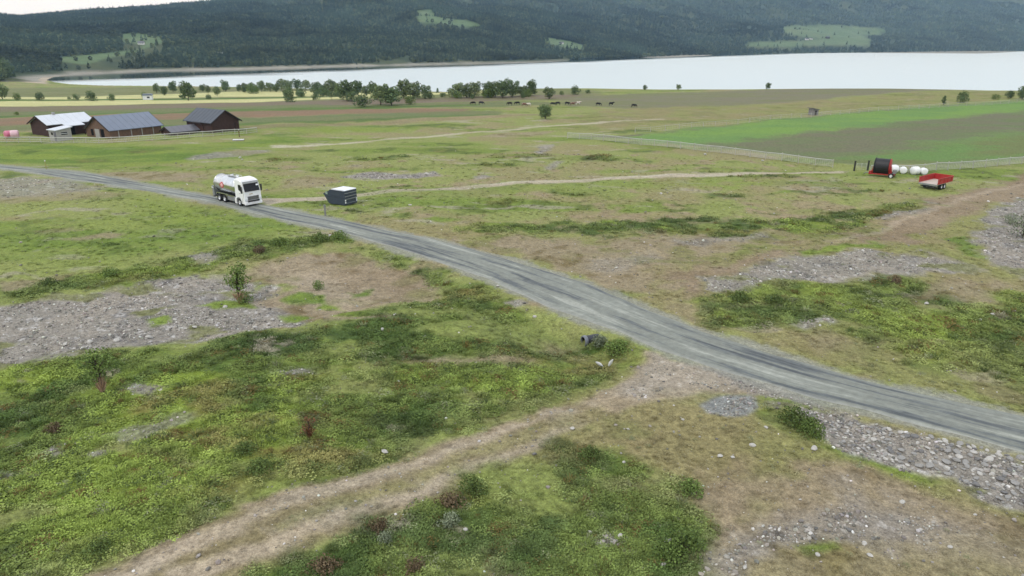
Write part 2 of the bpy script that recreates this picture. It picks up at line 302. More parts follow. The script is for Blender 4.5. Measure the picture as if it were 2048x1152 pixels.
line('trackp', [(520, 404), (560, 399), (620, 393), (700, 389), (800, 382), (950, 373), (1100, 365), (1250, 356), (1400, 350), (1560, 346), (1685, 343)], [4.6, 3.0, 2.8, 2.6, 2.6, 2.4, 2.2, 1.4], .3, .4, 1, cls=2)
line('sand', [(530, 404), (600, 396), (800, 382.5), (1100, 365.5), (1400, 350)], [2.4, 1.6, 1.5, 1.4], .3, .4, .8)
line('bright', [(700, 396), (900, 384), (1100, 374), (1400, 366), (1700, 372)], [6, 5, 6, 7], 2, 3, .4)
patch('bright', [(560, 470), (640, 452), (560, 440), (430, 412), (300, 394), (240, 402), (330, 440), (420, 470)], 2, 3, .5)
# --- strip of rough ground right of the road
patch('dry', [(740, 440), (900, 462), (1100, 470), (1500, 480), (1900, 420), (2048, 350), (2500, 320), (2500, 900), (2048, 830), (1600, 720), (1380, 650), (1200, 575), (1000, 512), (850, 472)], 2, 2, .7)
patch('earth', [(880, 474), (960, 482), (1060, 476), (1180, 484), (1350, 468), (1530, 468), (1560, 480), (1450, 500), (1420, 530), (1340, 556), (1300, 590), (1230, 580), (1130, 545), (1040, 516), (940, 492)], 2, 1.2, .85)
patch('gravel', [(1350, 478), (1530, 466), (1540, 474), (1460, 484), (1400, 496), (1350, 492)], 1, .8, .6); patch('gravel', [(1170, 520), (1290, 512), (1310, 535), (1220, 546), (1170, 536)], 1, .9, .45)
patch('darkveg', [(905, 458), (1000, 450), (1090, 452), (1240, 440), (1360, 436), (1480, 434), (1560, 446), (1540, 462), (1470, 472), (1340, 462), (1200, 468), (1080, 466), (960, 466)], 1.6, .8, .95)
patch('darkveg', [(1560, 440), (1640, 428), (1740, 424), (1830, 406), (1880, 404), (1870, 414), (1790, 428), (1750, 440), (1690, 462), (1620, 466), (1560, 456)], 1.4, .8, .95)
patch('gravel', [(1745, 438), (1790, 428), (1850, 418), (1890, 420), (1840, 432), (1780, 440)], .8, .5, .9)
patch('gravel', [(1850, 408), (1880, 404), (1880, 412), (1855, 416)], .5, .4, .8)
patch('path', [(1330, 566), (1420, 536), (1560, 503), (1680, 484), (1780, 446), (1880, 402), (2048, 346), (2400, 250), (2400, 330), (2048, 404), (1960, 412), (1920, 450), (1860, 470), (1740, 488), (1600, 520), (1500, 544), (1420, 572), (1398, 610), (1385, 645), (1368, 636), (1376, 600)], 1.6, 1.4, .95, cls=3)
line('sand', [(1640, 486), (1720, 470), (1790, 448), (1860, 424), (1960, 392), (2048, 364)], [.4, .7, .5], .6, .5, .5)
patch('bright', [(1590, 505), (1680, 488), (1760, 482), (1770, 492), (1680, 504), (1610, 518)], 1, .6, .85); patch('bright', [(1890, 478), (1930, 476), (1960, 510), (1990, 522), (1940, 514)], .6, .5, .8)
patch('gravel', [(1400, 580), (1470, 556), (1560, 530), (1640, 512), (1760, 502), (1850, 508), (1930, 530), (1950, 548), (1800, 560), (1700, 556), (1560, 570), (1450, 588)], 1.6, .9, .95, cls=4)
patch('gravel', [(1936, 494), (1950, 470), (1985, 415), (2048, 396), (2300, 390), (2300, 600), (2048, 560), (1990, 532)], .9, .6, 1, cls=4)
patch('lush', [(1392, 606), (1500, 580), (1640, 566), (1800, 560), (1860, 580), (1960, 600), (2048, 590), (2200, 600), (2200, 740), (2048, 700), (1900, 690), (1700, 660), (1560, 650), (1430, 652), (1400, 640)], 1.8, 1.4, .9)
patch('lush', [(1760, 690), (1880, 660), (2048, 680), (2300, 700), (2300, 850), (2048, 780), (1930, 748), (1830, 720)], 2, 2, .75)
patch('earth', [(1800, 600), (1870, 580), (1990, 566), (2048, 580), (2020, 600), (1900, 606), (1850, 616)], 1.5, 1, .7); patch('earth', [(1560, 690), (1660, 670), (1720, 686), (1640, 706)], 1.2, 1.5, .5)
patch('gravel', [(1590, 652), (1660, 642), (1680, 648), (1620, 658)], .6, .4, .8)
# --- left of the road
patch('bright', [(-60, 520), (200, 540), (420, 490), (620, 455), (560, 440), (380, 420), (200, 430), (-60, 470)], 2, 3, .35)
patch('earth', [(130, 484), (200, 468), (260, 470), (220, 482), (150, 488)], .9, .8, .75); patch('earth', [(60, 462), (130, 456), (160, 462), (90, 470)], .8, .8, .5)
patch('darkveg', [(-60, 590), (0, 566), (140, 552), (280, 530), (400, 512), (480, 494), (600, 478), (690, 470), (715, 482), (640, 498), (540, 512), (440, 532), (330, 552), (200, 574), (60, 592), (-60, 612)], 1.2, .7, .95)
patch('gravel', [(390, 512), (440, 505), (450, 522), (410, 530), (388, 524)], .5, .4, .9)
patch('earth', [(0, 560), (70, 556), (80, 572), (10, 580)], .5, .4, .7); patch('earth', [(100, 550), (145, 546), (150, 556), (110, 560)], .4, .4, .6)
patch('gravel', [(-60, 740), (-60, 612), (60, 594), (200, 580), (330, 562), (450, 546), (520, 556), (560, 600), (640, 622), (610, 648), (450, 668), (300, 682), (200, 694), (100, 706), (0, 728)], 1.0, .6, 1, cls=4)
patch('earth', [(450, 546), (560, 520), (690, 502), (800, 520), (880, 556), (850, 590), (760, 600), (690, 622), (740, 638), (660, 650), (600, 636), (560, 610), (520, 590), (560, 570), (500, 556)], 1.2, .8, .95)
patch('sand', [(540, 552), (660, 536), (760, 566), (700, 600), (600, 590)], 1.5, 1.5, .4); patch('path', [(680, 516), (800, 528), (860, 560), (780, 580), (700, 556)], 1.5, 1.5, .5)
for P in ([(400, 600), (460, 590), (510, 594), (515, 606), (440, 608)], [(560, 590), (590, 574), (640, 580), (650, 590), (600, 596)], [(555, 622), (600, 616), (630, 628), (590, 638)], [(290, 628), (330, 622), (345, 634), (310, 642)], [(640, 590), (680, 596), (690, 604), (640, 604)], [(670, 632), (720, 620), (760, 626), (700, 640)], [(700, 572), (740, 566), (742, 574), (705, 580)]):
    patch('bright', P, .5, .35, .9)
patch('lush', [(-80, 750), (60, 716), (200, 700), (430, 674), (610, 656), (740, 640), (700, 616), (790, 600), (870, 590), (900, 570), (840, 540), (740, 500), (700, 488), (790, 502), (880, 536), (960, 572), (1060, 615), (1150, 652), (1235, 672), (1275, 690), (1280, 720), (1210, 765), (1130, 800), (1000, 838), (870, 888), (700, 948), (500, 1006), (300, 1086), (130, 1152), (-60, 1230), (-300, 1230)], 1.6, 1.2, 1)
patch('earth', [(680, 636), (800, 632), (800, 640), (700, 646)], .4, .4, .7); patch('earth', [(780, 722), (900, 708), (1060, 702), (1060, 712), (900, 722), (820, 728)], .5, .5, .75)
patch('gravel', [(1010, 604), (1040, 598), (1060, 606), (1030, 614)], .3, .3, .9); patch('gravel', [(230, 786), (290, 770), (335, 776), (300, 796), (250, 798)], .4, .3, .85); patch('gravel', [(60, 905), (100, 888), (140, 902), (80, 918)], .4, .3, .8)
patch('gravel', [(165, 910), (210, 906), (215, 918), (175, 922)], .3, .3, .7); patch('gravel', [(30, 820), (60, 810), (75, 818), (45, 826)], .3, .3, .8); patch('gravel', [(200, 860), (330, 830), (420, 832), (320, 862), (260, 880)], .8, .5, .55); patch('gravel', [(-10, 940), (40, 938), (55, 950), (0, 958)], .3, .3, .8)
patch('gravel', [(560, 748), (620, 742), (630, 752), (570, 758)], .3, .3, .8)
patch('dry', [(1090, 812), (1200, 764), (1290, 712), (1290, 740), (1250, 776), (1150, 806)], .5, .6, .8)
# --- foreground track and the ground by the junction
patch('dry', [(1000, 900), (1200, 830), (1330, 800), (1500, 800), (1640, 880), (1760, 915), (1900, 955), (2048, 1000), (2300, 1200), (1500, 1250), (1390, 990), (1260, 930)], 1.2, 1, .95)
patch('path', [(1370, 1000), (1430, 960), (1600, 940), (1720, 940), (1830, 970), (1950, 1000), (2048, 1030), (2048, 1060), (1600, 1040), (1420, 1040)], 1, .8, .7)
patch('track', [(60, 1180), (130, 1152), (300, 1088), (500, 1008), (700, 950), (870, 890), (1000, 844), (1130, 806), (1230, 775), (1285, 735), (1285, 700), (1380, 725), (1519, 768), (1620, 800), (1500, 794), (1400, 778), (1300, 806), (1200, 836), (1050, 902), (930, 952), (800, 1012), (650, 1072), (530, 1120), (450, 1152), (350, 1200)], .5, .4, 1, cls=1)
line('sand', [(230, 1160), (420, 1070), (620, 990), (800, 932), (930, 890), (1050, 845), (1160, 815)], [.9, .8, .5, .3], .35, .3, .65); line('sand', [(330, 1165), (520, 1090), (700, 1020), (860, 960), (1000, 910), (1100, 870), (1170, 840)], [1.2, 1.0, .6, .3], .35, .35, .65)
line('dry', [(560, 1050), (760, 975), (950, 906), (1100, 852), (1220, 820)], [.5, .8, 1.2, 1.2], .4, .4, .6)
patch('gravel', [(1230, 790), (1300, 745), (1300, 705), (1400, 735), (1520, 772), (1480, 780), (1380, 770), (1300, 796)], .5, .6, .75)
patch('sand', [(1220, 796), (1300, 750), (1300, 705), (1400, 735), (1500, 770), (1400, 776), (1300, 800)], .8, 1, .45)
patch('gravel', [(1420, 740), (1530, 772), (1640, 806), (1730, 828), (1700, 835), (1600, 812), (1500, 790)], .4, .4, .8)
patch('greypile', [(1398, 815), (1410, 796), (1450, 787), (1500, 792), (1515, 812), (1495, 834), (1450, 842), (1410, 832)], .25, .25, 1)
patch('lush', [(440, 1160), (530, 1122), (650, 1075), (800, 1016), (930, 956), (1050, 908), (1150, 885), (1230, 900), (1300, 950), (1380, 975), (1405, 1010), (1390, 1050), (1360, 1080), (1400, 1110), (1430, 1160), (1450, 1250), (300, 1250)], 1.1, .9, 1)
patch('lush', [(1520, 826), (1560, 812), (1600, 830), (1650, 870), (1640, 890), (1590, 875), (1540, 850)], .4, .3, 1); patch('bright', [(1640, 895), (1740, 900), (1850, 940), (1920, 965), (1820, 955), (1700, 920)], .5, .5, .9)
patch('gravel', [(1555, 815), (1640, 818), (1740, 840), (1850, 866), (2048, 912), (2300, 970), (2300, 1080), (2048, 1012), (1960, 990), (1910, 955), (1800, 934), (1700, 914), (1660, 890), (1640, 866), (1600, 834)], .5, .4, 1, cls=4)
patch('gravel', [(1400, 1095), (1480, 1050), (1560, 1035), (1640, 990), (1720, 985), (1800, 1010), (1900, 1040), (1800, 1075), (1680, 1075), (1580, 1095), (1500, 1140), (1430, 1150)], .8, 1.0, .9)
patch('gravel', [(1700, 1010), (1850, 1000), (1980, 1040), (2048, 1060), (2048, 1120), (1880, 1110), (1760, 1090)], 1, 1, .55); patch('gravel', [(1185, 1068), (1230, 1050), (1260, 1068), (1220, 1082)], .3, .2, .9)
patch('earth', [(1000, 1150), (1060, 1138), (1100, 1152), (1060, 1170)], .3, .3, .8)
patch('earth', [(1380, 1060), (1400, 1000), (1550, 965), (1720, 950), (1880, 985), (2048, 1030), (2300, 1100), (2300, 1250), (1500, 1250), (1420, 1140)], 1.4, 1.4, .6); patch('gravel', [(1400, 1095), (1480, 1050), (1600, 1015), (1720, 985), (1820, 1010), (1900, 1045), (1780, 1080), (1600, 1095), (1500, 1140), (1430, 1145)], 1, 1, .6)
patch('bright', [(1610, 1095), (1660, 1090), (1670, 1102), (1620, 1106)], .3, .3, .8)
# weeds growing through the gravel
w = .75 * ggrv * sstep(.3, .6, fbm(GX / 4, GY / 2.2, 57, 4)) * (gcls == 4); gcol = mixc(gcol, A(128, 132, 78), w); gveg = gveg + .35 * w; ggrv = ggrv * (1 - w)
# trodden verge beside the road
dr = sdf_box(ROAD_P, GX, GY, 6); w = .8 * sstep(.9, .1, dr + .6 * n_f + .3 * n_d); gcol = mixc(gcol, A(158, 158, 148), w); gveg *= 1 - sstep(1.2, .0, dr + .4 * n_f)
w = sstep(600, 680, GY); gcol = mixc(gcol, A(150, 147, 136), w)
gcol *= (1 + .13 * n_d * (1 - sstep(40, 160, RR.ravel())))[:, None]; gcol = np.clip(gcol, .01, .8)

M_GROUND = attr_mat('ground_soil_and_turf', 'col', var=.22, scale=2.2, bumps=((1.6, .18), (6, .07)), grain=((5.5, .3), (16, .3)))
idx = np.arange(NR * NA).reshape(NR, NA)
quads = np.stack([idx[:-1, :-1], idx[:-1, 1:], idx[1:, 1:], idx[1:, :-1]], -1).reshape(-1, 4)[:, ::-1]
fc = gcls[quads[:, 0]]
NAMES = {0: ('ground', 'rough green and olive pasture around the grey road'), 1: ('dirt_track', 'pale brown rutted dirt track across the foreground to the road'), 2: ('farm_track', 'thin pale wheel tracks across the pasture beyond the road'),
         3: ('earth_path', 'wide bare brown earth path climbing to the right edge'), 4: ('gravel_bed', 'grey stony gravel beds beside the road'), 5: ('crop_field', 'striped green and brown crop field inside the mesh fence'),
         6: ('ploughed_field', 'brown ploughed field strips before the lake'), 7: ('hay_field', 'pale yellow mown hay strips behind the farm'), 8: ('beach', 'pale sandy beach at the tip of the lake')}
GROUND = {}
GV = np.stack([GX, GY, GZ], 1)
for k, (nm, lab) in NAMES.items():
    q = quads[fc == k]
    u, inv = np.unique(q.ravel(), return_inverse=True)
    me = mesh_np(nm, GV[u], inv.reshape(-1, 4), M_GROUND, True); set_attr(me, 'col', 'FLOAT_COLOR', rgba(gcol[u]))
    GROUND[nm] = tag(link(bpy.data.objects.new(nm, me)), lab, None, kind='structure')
def sample_grid(x, y, arr):                                  # nearest ground vertex value
    r = np.hypot(x, y); a = np.arctan2(x, y)
    i = np.clip(np.searchsorted(rad, r), 0, NR - 1); j = np.clip(np.searchsorted(ang, a), 0, NA - 1)
    return arr[i * NA + j]

# ------------------------------------------------------------------ road
U = spline(ROAD_U, 8); Lo = spline(ROAD_L, 24); Lo = Lo[np.maximum.accumulate(((U[:, None] - Lo[None]) ** 2).sum(-1).argmin(1))]; n = len(U); ts = np.linspace(0, 1, 15)
rv = []; ruv = []; s = 0
cen = (U + Lo) / 2; sl = np.concatenate([[0], np.cumsum(np.linalg.norm(np.diff(cen, axis=0), axis=1))])
for i in range(n):
    for t in ts:
        e = .22 * math.sin(sl[i] * .9 + t) * math.sin(sl[i] * .37) * (1 if t in (0, 1) else 0)
        p = U[i] * (1 - t) + Lo[i] * t; nr = (Lo[i] - U[i]) / np.linalg.norm(Lo[i] - U[i]); p = p + nr * e
        rv.append((p[0], p[1], .05 + .06 * (1 - (2 * t - 1) ** 2) - (.09 if t in (0, 1) else 0))); ruv.append((sl[i], t, 0))
ii = np.arange(n * 15).reshape(n, 15); rq = np.stack([ii[:-1, :-1], ii[1:, :-1], ii[1:, 1:], ii[:-1, 1:]], -1).reshape(-1, 4)
rv = np.array(rv); rv[:, 2] += terrain(rv[:, 0], rv[:, 1])
m, t, b = newmat('road_gravel_tar', .85, .25)
at = node(t, 'ShaderNodeAttribute'); at.attribute_name = 'st'; sx = node(t, 'ShaderNodeSeparateXYZ'); t.links.new(at.outputs['Vector'], sx.inputs[0])
cb = node(t, 'ShaderNodeCombineXYZ')
mA = node(t, 'ShaderNodeMath', operation='MULTIPLY'); mA.inputs[1].default_value = .085; mB = node(t, 'ShaderNodeMath', operation='MULTIPLY'); mB.inputs[1].default_value = 6.0
t.links.new(sx.outputs[0], mA.inputs[0]); t.links.new(sx.outputs[1], mB.inputs[0]); t.links.new(mA.outputs[0], cb.inputs[0]); t.links.new(mB.outputs[0], cb.inputs[1])
nz = node(t, 'ShaderNodeTexNoise'); nz.inputs['Scale'].default_value = 1.0; nz.inputs['Detail'].default_value = 5; nz.inputs['Roughness'].default_value = .62; nd_ = node(t, 'ShaderNodeTexNoise'); nd_.inputs['Scale'].default_value = 6; nd_.inputs['Detail'].default_value = 3; t.links.new(cb.outputs[0], nd_.inputs['Vector']); va_ = node(t, 'ShaderNodeVectorMath', operation='MULTIPLY_ADD'); va_.inputs[1].default_value = (.25, .5, 0); t.links.new(nd_.outputs['Color'], va_.inputs[0]); t.links.new(cb.outputs[0], va_.inputs[2]); t.links.new(va_.outputs[0], nz.inputs['Vector'])
r1 = node(t, 'ShaderNodeValToRGB'); e = r1.color_ramp.elements; e[0].position = .36; e[0].color = A4(94, 99, 102); e[1].position = .64; e[1].color = A4(176, 179, 169)
for p_, c_ in ((.43, A4(116, 121, 121)), (.47, A4(140, 144, 136)), (.57, A4(150, 154, 145))):
    q_ = r1.color_ramp.elements.new(p_); q_.color = c_
t.links.new(nz.outputs[0], r1.inputs[0])
ge = node(t, 'ShaderNodeNewGeometry'); n2 = node(t, 'ShaderNodeTexNoise'); n2.inputs['Scale'].default_value = 2.2; n2.inputs['Detail'].default_value = 8; n2.inputs['Roughness'].default_value = .7; t.links.new(ge.outputs['Position'], n2.inputs['Vector'])
mr = node(t, 'ShaderNodeMapRange'); mr.inputs[1].default_value = .25; mr.inputs[2].default_value = .75; mr.inputs[3].default_value = .74; mr.inputs[4].default_value = 1.22; t.links.new(n2.outputs[0], mr.inputs[0])
# pale dusty shoulders
r3 = node(t, 'ShaderNodeValToRGB'); e = r3.color_ramp.elements; e[0].position = 0; e[0].color = (1, 1, 1, 1); e[1].position = 1; e[1].color = (1, 1, 1, 1)
for p_, v_ in ((.03, .5), (.06, 0), (.92, 0), (.96, .7)):
    q_ = r3.color_ramp.elements.new(p_); q_.color = (v_, v_, v_, 1)
t.links.new(sx.outputs[1], r3.inputs[0])
m1 = node(t, 'ShaderNodeMix'); m1.data_type = 'RGBA'; t.links.new(r3.outputs[0], m1.inputs[0]); t.links.new(r1.outputs[0], m1.inputs[6]); m1.inputs[7].default_value = A4(172, 173, 164)
m2 = node(t, 'ShaderNodeMix'); m2.data_type = 'RGBA'; m2.blend_type = 'MULTIPLY'; m2.inputs[0].default_value = 1; t.links.new(m1.outputs[2], m2.inputs[6]); t.links.new(mr.outputs[0], m2.inputs[7]); t.links.new(m2.outputs[2], b.inputs['Base Color'])
me = mesh_np('road', rv, rq, m, True); set_attr(me, 'st', 'FLOAT_VECTOR', np.array(ruv))
tag(link(bpy.data.objects.new('road', me)), 'grey gravel-tar road with dark wheel bands curving through the pasture', kind='structure')

# ------------------------------------------------------------------ lake
m, t, b = newmat('lake_water', .25, .5); b.inputs['IOR'].default_value = 1.33
ge = node(t, 'ShaderNodeNewGeometry'); mpn = node(t, 'ShaderNodeMapping'); mpn.inputs['Scale'].default_value = (.35, 1.2, 1); t.links.new(ge.outputs['Position'], mpn.inputs[0])
nn = node(t, 'ShaderNodeTexNoise'); nn.inputs['Scale'].default_value = .5; nn.inputs['Detail'].default_value = 4; t.links.new(mpn.outputs[0], nn.inputs['Vector'])
# sheltered calm water along the near-hill shore, wind ripples elsewhere
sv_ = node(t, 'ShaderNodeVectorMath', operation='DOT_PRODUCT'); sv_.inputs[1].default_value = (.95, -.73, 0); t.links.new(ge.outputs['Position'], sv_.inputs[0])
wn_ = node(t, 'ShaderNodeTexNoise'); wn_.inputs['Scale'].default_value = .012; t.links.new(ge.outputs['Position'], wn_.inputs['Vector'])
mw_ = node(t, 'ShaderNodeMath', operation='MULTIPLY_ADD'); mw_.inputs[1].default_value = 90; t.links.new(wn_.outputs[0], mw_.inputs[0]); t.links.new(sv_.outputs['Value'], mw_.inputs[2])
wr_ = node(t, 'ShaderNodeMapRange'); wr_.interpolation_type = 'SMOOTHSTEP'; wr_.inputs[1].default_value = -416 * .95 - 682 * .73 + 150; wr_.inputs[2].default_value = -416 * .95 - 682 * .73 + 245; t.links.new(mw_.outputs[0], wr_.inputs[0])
bp = node(t, 'ShaderNodeBump'); bp.inputs['Distance'].default_value = .8; t.links.new(wr_.outputs[0], bp.inputs['Strength']); t.links.new(nn.outputs[0], bp.inputs['Height']); t.links.new(bp.outputs[0], b.inputs['Normal'])
rr_ = node(t, 'ShaderNodeMapRange'); rr_.inputs[3].default_value = .06; rr_.inputs[4].default_value = .3; t.links.new(wr_.outputs[0], rr_.inputs[0]); t.links.new(rr_.outputs[0], b.inputs['Roughness'])
wc_ = node(t, 'ShaderNodeMix'); wc_.data_type = 'RGBA'; wc_.inputs[6].default_value = (.03, .05, .05, 1); wc_.inputs[7].default_value = (.50, .57, .58, 1); t.links.new(wr_.outputs[0], wc_.inputs[0]); t.links.new(wc_.outputs[2], b.inputs['Base Color'])   # dark hill reflection inshore, pale sky reflection offshore, painted into the water colour
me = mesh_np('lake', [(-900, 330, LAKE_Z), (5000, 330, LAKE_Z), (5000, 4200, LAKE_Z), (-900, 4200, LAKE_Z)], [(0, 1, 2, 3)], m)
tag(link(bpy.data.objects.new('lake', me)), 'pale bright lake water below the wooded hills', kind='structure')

# ------------------------------------------------------------------ hills across the lake
ha = np.linspace(-58, 58, 420) * math.pi / 180; hr = np.exp(np.linspace(math.log(560), math.log(5200), 260))
HR, HA = np.meshgrid(hr, ha, indexing='ij'); HX = (HR * np.sin(HA)).ravel(); HY = (HR * np.cos(HA)).ravel()
CR = np.array([(-331, 2051), (-211, 1820), (-26, 1597), (130, 1318), (150, 1200)], float)
CRZ = [127, 70, 42, 4, -12]
def hill_z(x, y):
    d = sdf(LAKE, x, y); d = np.where(y < 560, -50, d)
    brg = x / np.maximum(y, 1)
    roll = fbm(x / 420, y / 420, 71, 4) * 26 + fbm(x / 110, y / 110, 75, 3) * 11
    # near hill on the left: rises from the shore, capped by its ridge
    cap = np.interp(brg, [-.9, -.70, -.655, -.60, -.53, -.46, -.40, -.2], [110, 92, 80, 92, 118, 150, 190, 420])
    zr = .105 * d + 55 * sstep(700, 1900, d); za = cap * (1 - np.exp(-zr / cap * 1.25)) + roll * sstep(60, 500, d) * (.3 + .7 * sstep(-.5, -.3, brg))
    # east edge of the near hill follows its crest line down to the shore
    cx = np.interp(y, CR[::-1, 1], CR[::-1, 0]); e = x - cx
    za = za - .33 * np.maximum(e + 40 + 25 * fbm(x / 200, y / 200, 79, 2), 0)
    zb = np.where(brg > -.25, (.17 + .06 * sstep(.2, .7, brg)) * np.maximum(d - 30, 0) + roll * sstep(60, 500, d) + 40 * sstep(300, 1600, d), -30)
    zb = zb - .25 * np.maximum(-(x - cx) - 200, 0)
    return LAKE_Z - .8 + np.where(d > 0, np.maximum(za, zb), -8), d, np.where(zb > za, 1, 0)
HZ, HD, HB = hill_z(HX, HY)
ppx, ppy = project(HX, HY, HZ)
MEADOWS = [[(238, 70), (262, 66), (320, 72), (328, 84), (300, 94), (270, 103), (215, 118), (170, 128), (120, 122), (110, 117), (200, 108), (280, 98), (290, 90), (252, 84)],
           [(832, 22), (860, 18), (870, 34), (930, 40), (965, 50), (930, 54), (880, 46), (840, 44)], [(1080, 74), (1110, 78), (1165, 90), (1172, 98), (1130, 94), (1098, 86)],
           [(1566, 54), (1640, 50), (1700, 52), (1772, 60), (1760, 68), (1720, 70), (1742, 80), (1740, 90), (1640, 90), (1560, 94), (1490, 92), (1500, 86), (1600, 82), (1660, 76), (1600, 72), (1572, 66)]]
def meadow_mask(px, py):
    w = np.zeros(px.shape)
    for P in MEADOWS: w = np.maximum(w, sstep(2.2, -1.0, sdf_box(P, px, py, 12)))
    return w
hm = meadow_mask(ppx + 3 * fbm(HX / 60, HY / 60, 81, 3), ppy + 1.5 * fbm(HX / 60, HY / 60, 82, 3))
hc = mixc(np.tile(A(66, 80, 56), (len(HX), 1)), A(84, 92, 62), sstep(-.3, .7, fbm(HX / 50, HY / 50, 83, 4)))
hc = mixc(hc, A(104, 126, 88), hm); hc = mixc(hc, A(124, 136, 102), .5 * hm * sstep(0, .8, fbm(HX / 30, HY / 30, 84, 3)))
hc = mixc(hc, A(168, 164, 152), .9 * sstep(30, 10, HD + 8 * fbm(HX / 25, HY / 25, 85, 3)) * np.where(HB > 0, .6, 1) * (1 - .6 * sstep(-150, 80, HX)))
hi = np.arange(len(hr) * len(ha)).reshape(len(hr), len(ha)); hq = np.stack([hi[:-1, :-1], hi[:-1, 1:], hi[1:, 1:], hi[1:, :-1]], -1).reshape(-1, 4)[:, ::-1]
M_HILL = attr_mat('hill_turf', 'col', var=.2, scale=.08)
for k, nm, lab in ((0, 'near_hill', 'dark wooded hillside with clearings behind the left end of the lake'), (1, 'far_hill', 'hazy blue wooded hillside across the lake on the right')):
    q = hq[HB[hq[:, 0]] == k]; u, inv = np.unique(q.ravel(), return_inverse=True)
    me = mesh_np('hill', np.stack([HX, HY, HZ], 1)[u], inv.reshape(-1, 4), M_HILL, True); set_attr(me, 'col', 'FLOAT_COLOR', rgba(hc[u]))
    tag(link(bpy.data.objects.new('hill', me)), lab, kind='structure')

# ------------------------------------------------------------------ scatter of uncountable things (one object each)
def scatter(name, pts, scl, rotz, tint, pick, sources, label, cat, tilt=None):
    me = bpy.data.meshes.new(name); me.vertices.add(len(pts)); me.vertices.foreach_set('co', np.ascontiguousarray(pts, np.float32).ravel())
    set_attr(me, 'tint', 'FLOAT_COLOR', rgba(tint)); set_attr(me, 'pick', 'INT', pick)
    set_attr(me, 'scl', 'FLOAT_VECTOR', np.asarray(scl) if np.ndim(scl) == 2 else np.stack([scl] * 3, 1))
    rz = np.zeros((len(pts), 3)); rz[:, 2] = rotz
    if tilt is not None: rz[:, :2] = tilt
    set_attr(me, 'rot', 'FLOAT_VECTOR', rz); me.update()
    o = bpy.data.objects.new(name, me); tag(link(o), label, cat, kind='stuff')
    ng = bpy.data.node_groups.new(name + '_nodes', 'GeometryNodeTree'); ng.interface.new_socket('Geometry', in_out='INPUT', socket_type='NodeSocketGeometry'); ng.interface.new_socket('Geometry', in_out='OUTPUT', socket_type='NodeSocketGeometry')
    gi = ng.nodes.new('NodeGroupInput'); go = ng.nodes.new('NodeGroupOutput'); mp_ = ng.nodes.new('GeometryNodeMeshToPoints'); ip = ng.nodes.new('GeometryNodeInstanceOnPoints'); jn = ng.nodes.new('GeometryNodeJoinGeometry')
    ng.links.new(gi.outputs[0], mp_.inputs['Mesh']); ng.links.new(mp_.outputs[0], ip.inputs['Points'])
    for s_ in reversed(sources):
        oi = ng.nodes.new('GeometryNodeObjectInfo'); oi.inputs['Object'].default_value = s_; oi.inputs['As Instance'].default_value = True; ng.links.new(oi.outputs['Geometry'], jn.inputs[0])
    ng.links.new(jn.outputs[0], ip.inputs['Instance']); ip.inputs['Pick Instance'].default_value = True
    for attr, sock, dt in (('pick', 'Instance Index', 'INT'), ('scl', 'Scale', 'FLOAT_VECTOR'), ('rot', 'Rotation', 'FLOAT_VECTOR')):
        na = ng.nodes.new('GeometryNodeInputNamedAttribute'); na.data_type = dt; na.inputs['Name'].default_value = attr
        ng.links.new(na.outputs['Attribute'], ip.inputs[sock])
    ng.links.new(ip.outputs[0], go.inputs[0])
    md = o.modifiers.new('scatter', 'NODES'); md.node_group = ng
    return o
M_LEAF_I = attr_mat('scatter_leaf', 'tint', 'INSTANCER', var=.3, scale=1.2)
M_STONE_I = attr_mat('scatter_stone', 'tint', 'INSTANCER', var=.2, scale=6, rough=.9, spec=.2)
def leaf_quads(C, size, nrm=None, rng=RNG, aspect=.6):
    """one small bent leaf quad per centre"""
    n = len(C); a = rng.normal(size=(n, 3)); a /= np.linalg.norm(a, axis=1)[:, None]
    b_ = rng.normal(size=(n, 3)) if nrm is None else np.cross(nrm + rng.normal(size=(n, 3)) * .6, a); b_ = b_ - (b_ * a).sum(1)[:, None] * a; b_ /= np.linalg.norm(b_, axis=1)[:, None] + 1e-9
    s_ = np.asarray(size).reshape(-1, 1) * rng.uniform(.6, 1.3, (n, 1)); a = a * s_; b_ = b_ * s_ * aspect
    V = np.stack([C - a, C - b_, C + a, C + b_], 1).reshape(-1, 3); F = np.arange(4 * n).reshape(n, 4); return V, F
def src(name, V, F, m): return bpy.data.objects.new(name, mesh_np(name, V, F, m))
# far-off wood: low conifer and birch shapes
def conifer(seed):
    r = np.random.default_rng(seed); n = 70; h = r.uniform(.06, 1, n) ** .8; rr = (1 - h) * .24 * np.sqrt(r.uniform(.3, 1, n)); a = r.uniform(0, 6.3, n)
    return leaf_quads(np.stack([rr * np.cos(a), rr * np.sin(a), h], 1), .11 * (1.15 - h), rng=r, aspect=.8)
def broad(seed):
    r = np.random.default_rng(seed); n = 70; d = r.normal(size=(n, 3)); d /= np.linalg.norm(d, axis=1)[:, None]; d *= r.uniform(.5, 1, (n, 1)) ** .5
    C = d * np.array([.32, .32, .42]) + np.array([0, 0, .55]); return leaf_quads(C, np.full(n, .12), rng=r, aspect=.8)
wood_src = [src('conifer_source', *conifer(1), M_LEAF_I), src('conifer_source', *conifer(2), M_LEAF_I), src('birch_source', *broad(3), M_LEAF_I)]
n = 150000
aa = RNG.uniform(-40, 40, n) * math.pi / 180; r2 = np.sqrt(RNG.uniform(600 ** 2, 4300 ** 2, n)); keep = RNG.uniform(0, 1, n) < 1.0
fx, fy = r2 * np.sin(aa), r2 * np.cos(aa); m1_ = np.linspace(0, 1, 1)
extra = 60000; ea = RNG.uniform(-38, 10, extra) * math.pi / 180; er = np.sqrt(RNG.uniform(640 ** 2, 2000 ** 2, extra)); fx = np.concatenate([fx, er * np.sin(ea)]); fy = np.concatenate([fy, er * np.cos(ea)])
fz, fd, fb = hill_z(fx, fy); qx, qy = project(fx, fy, fz)
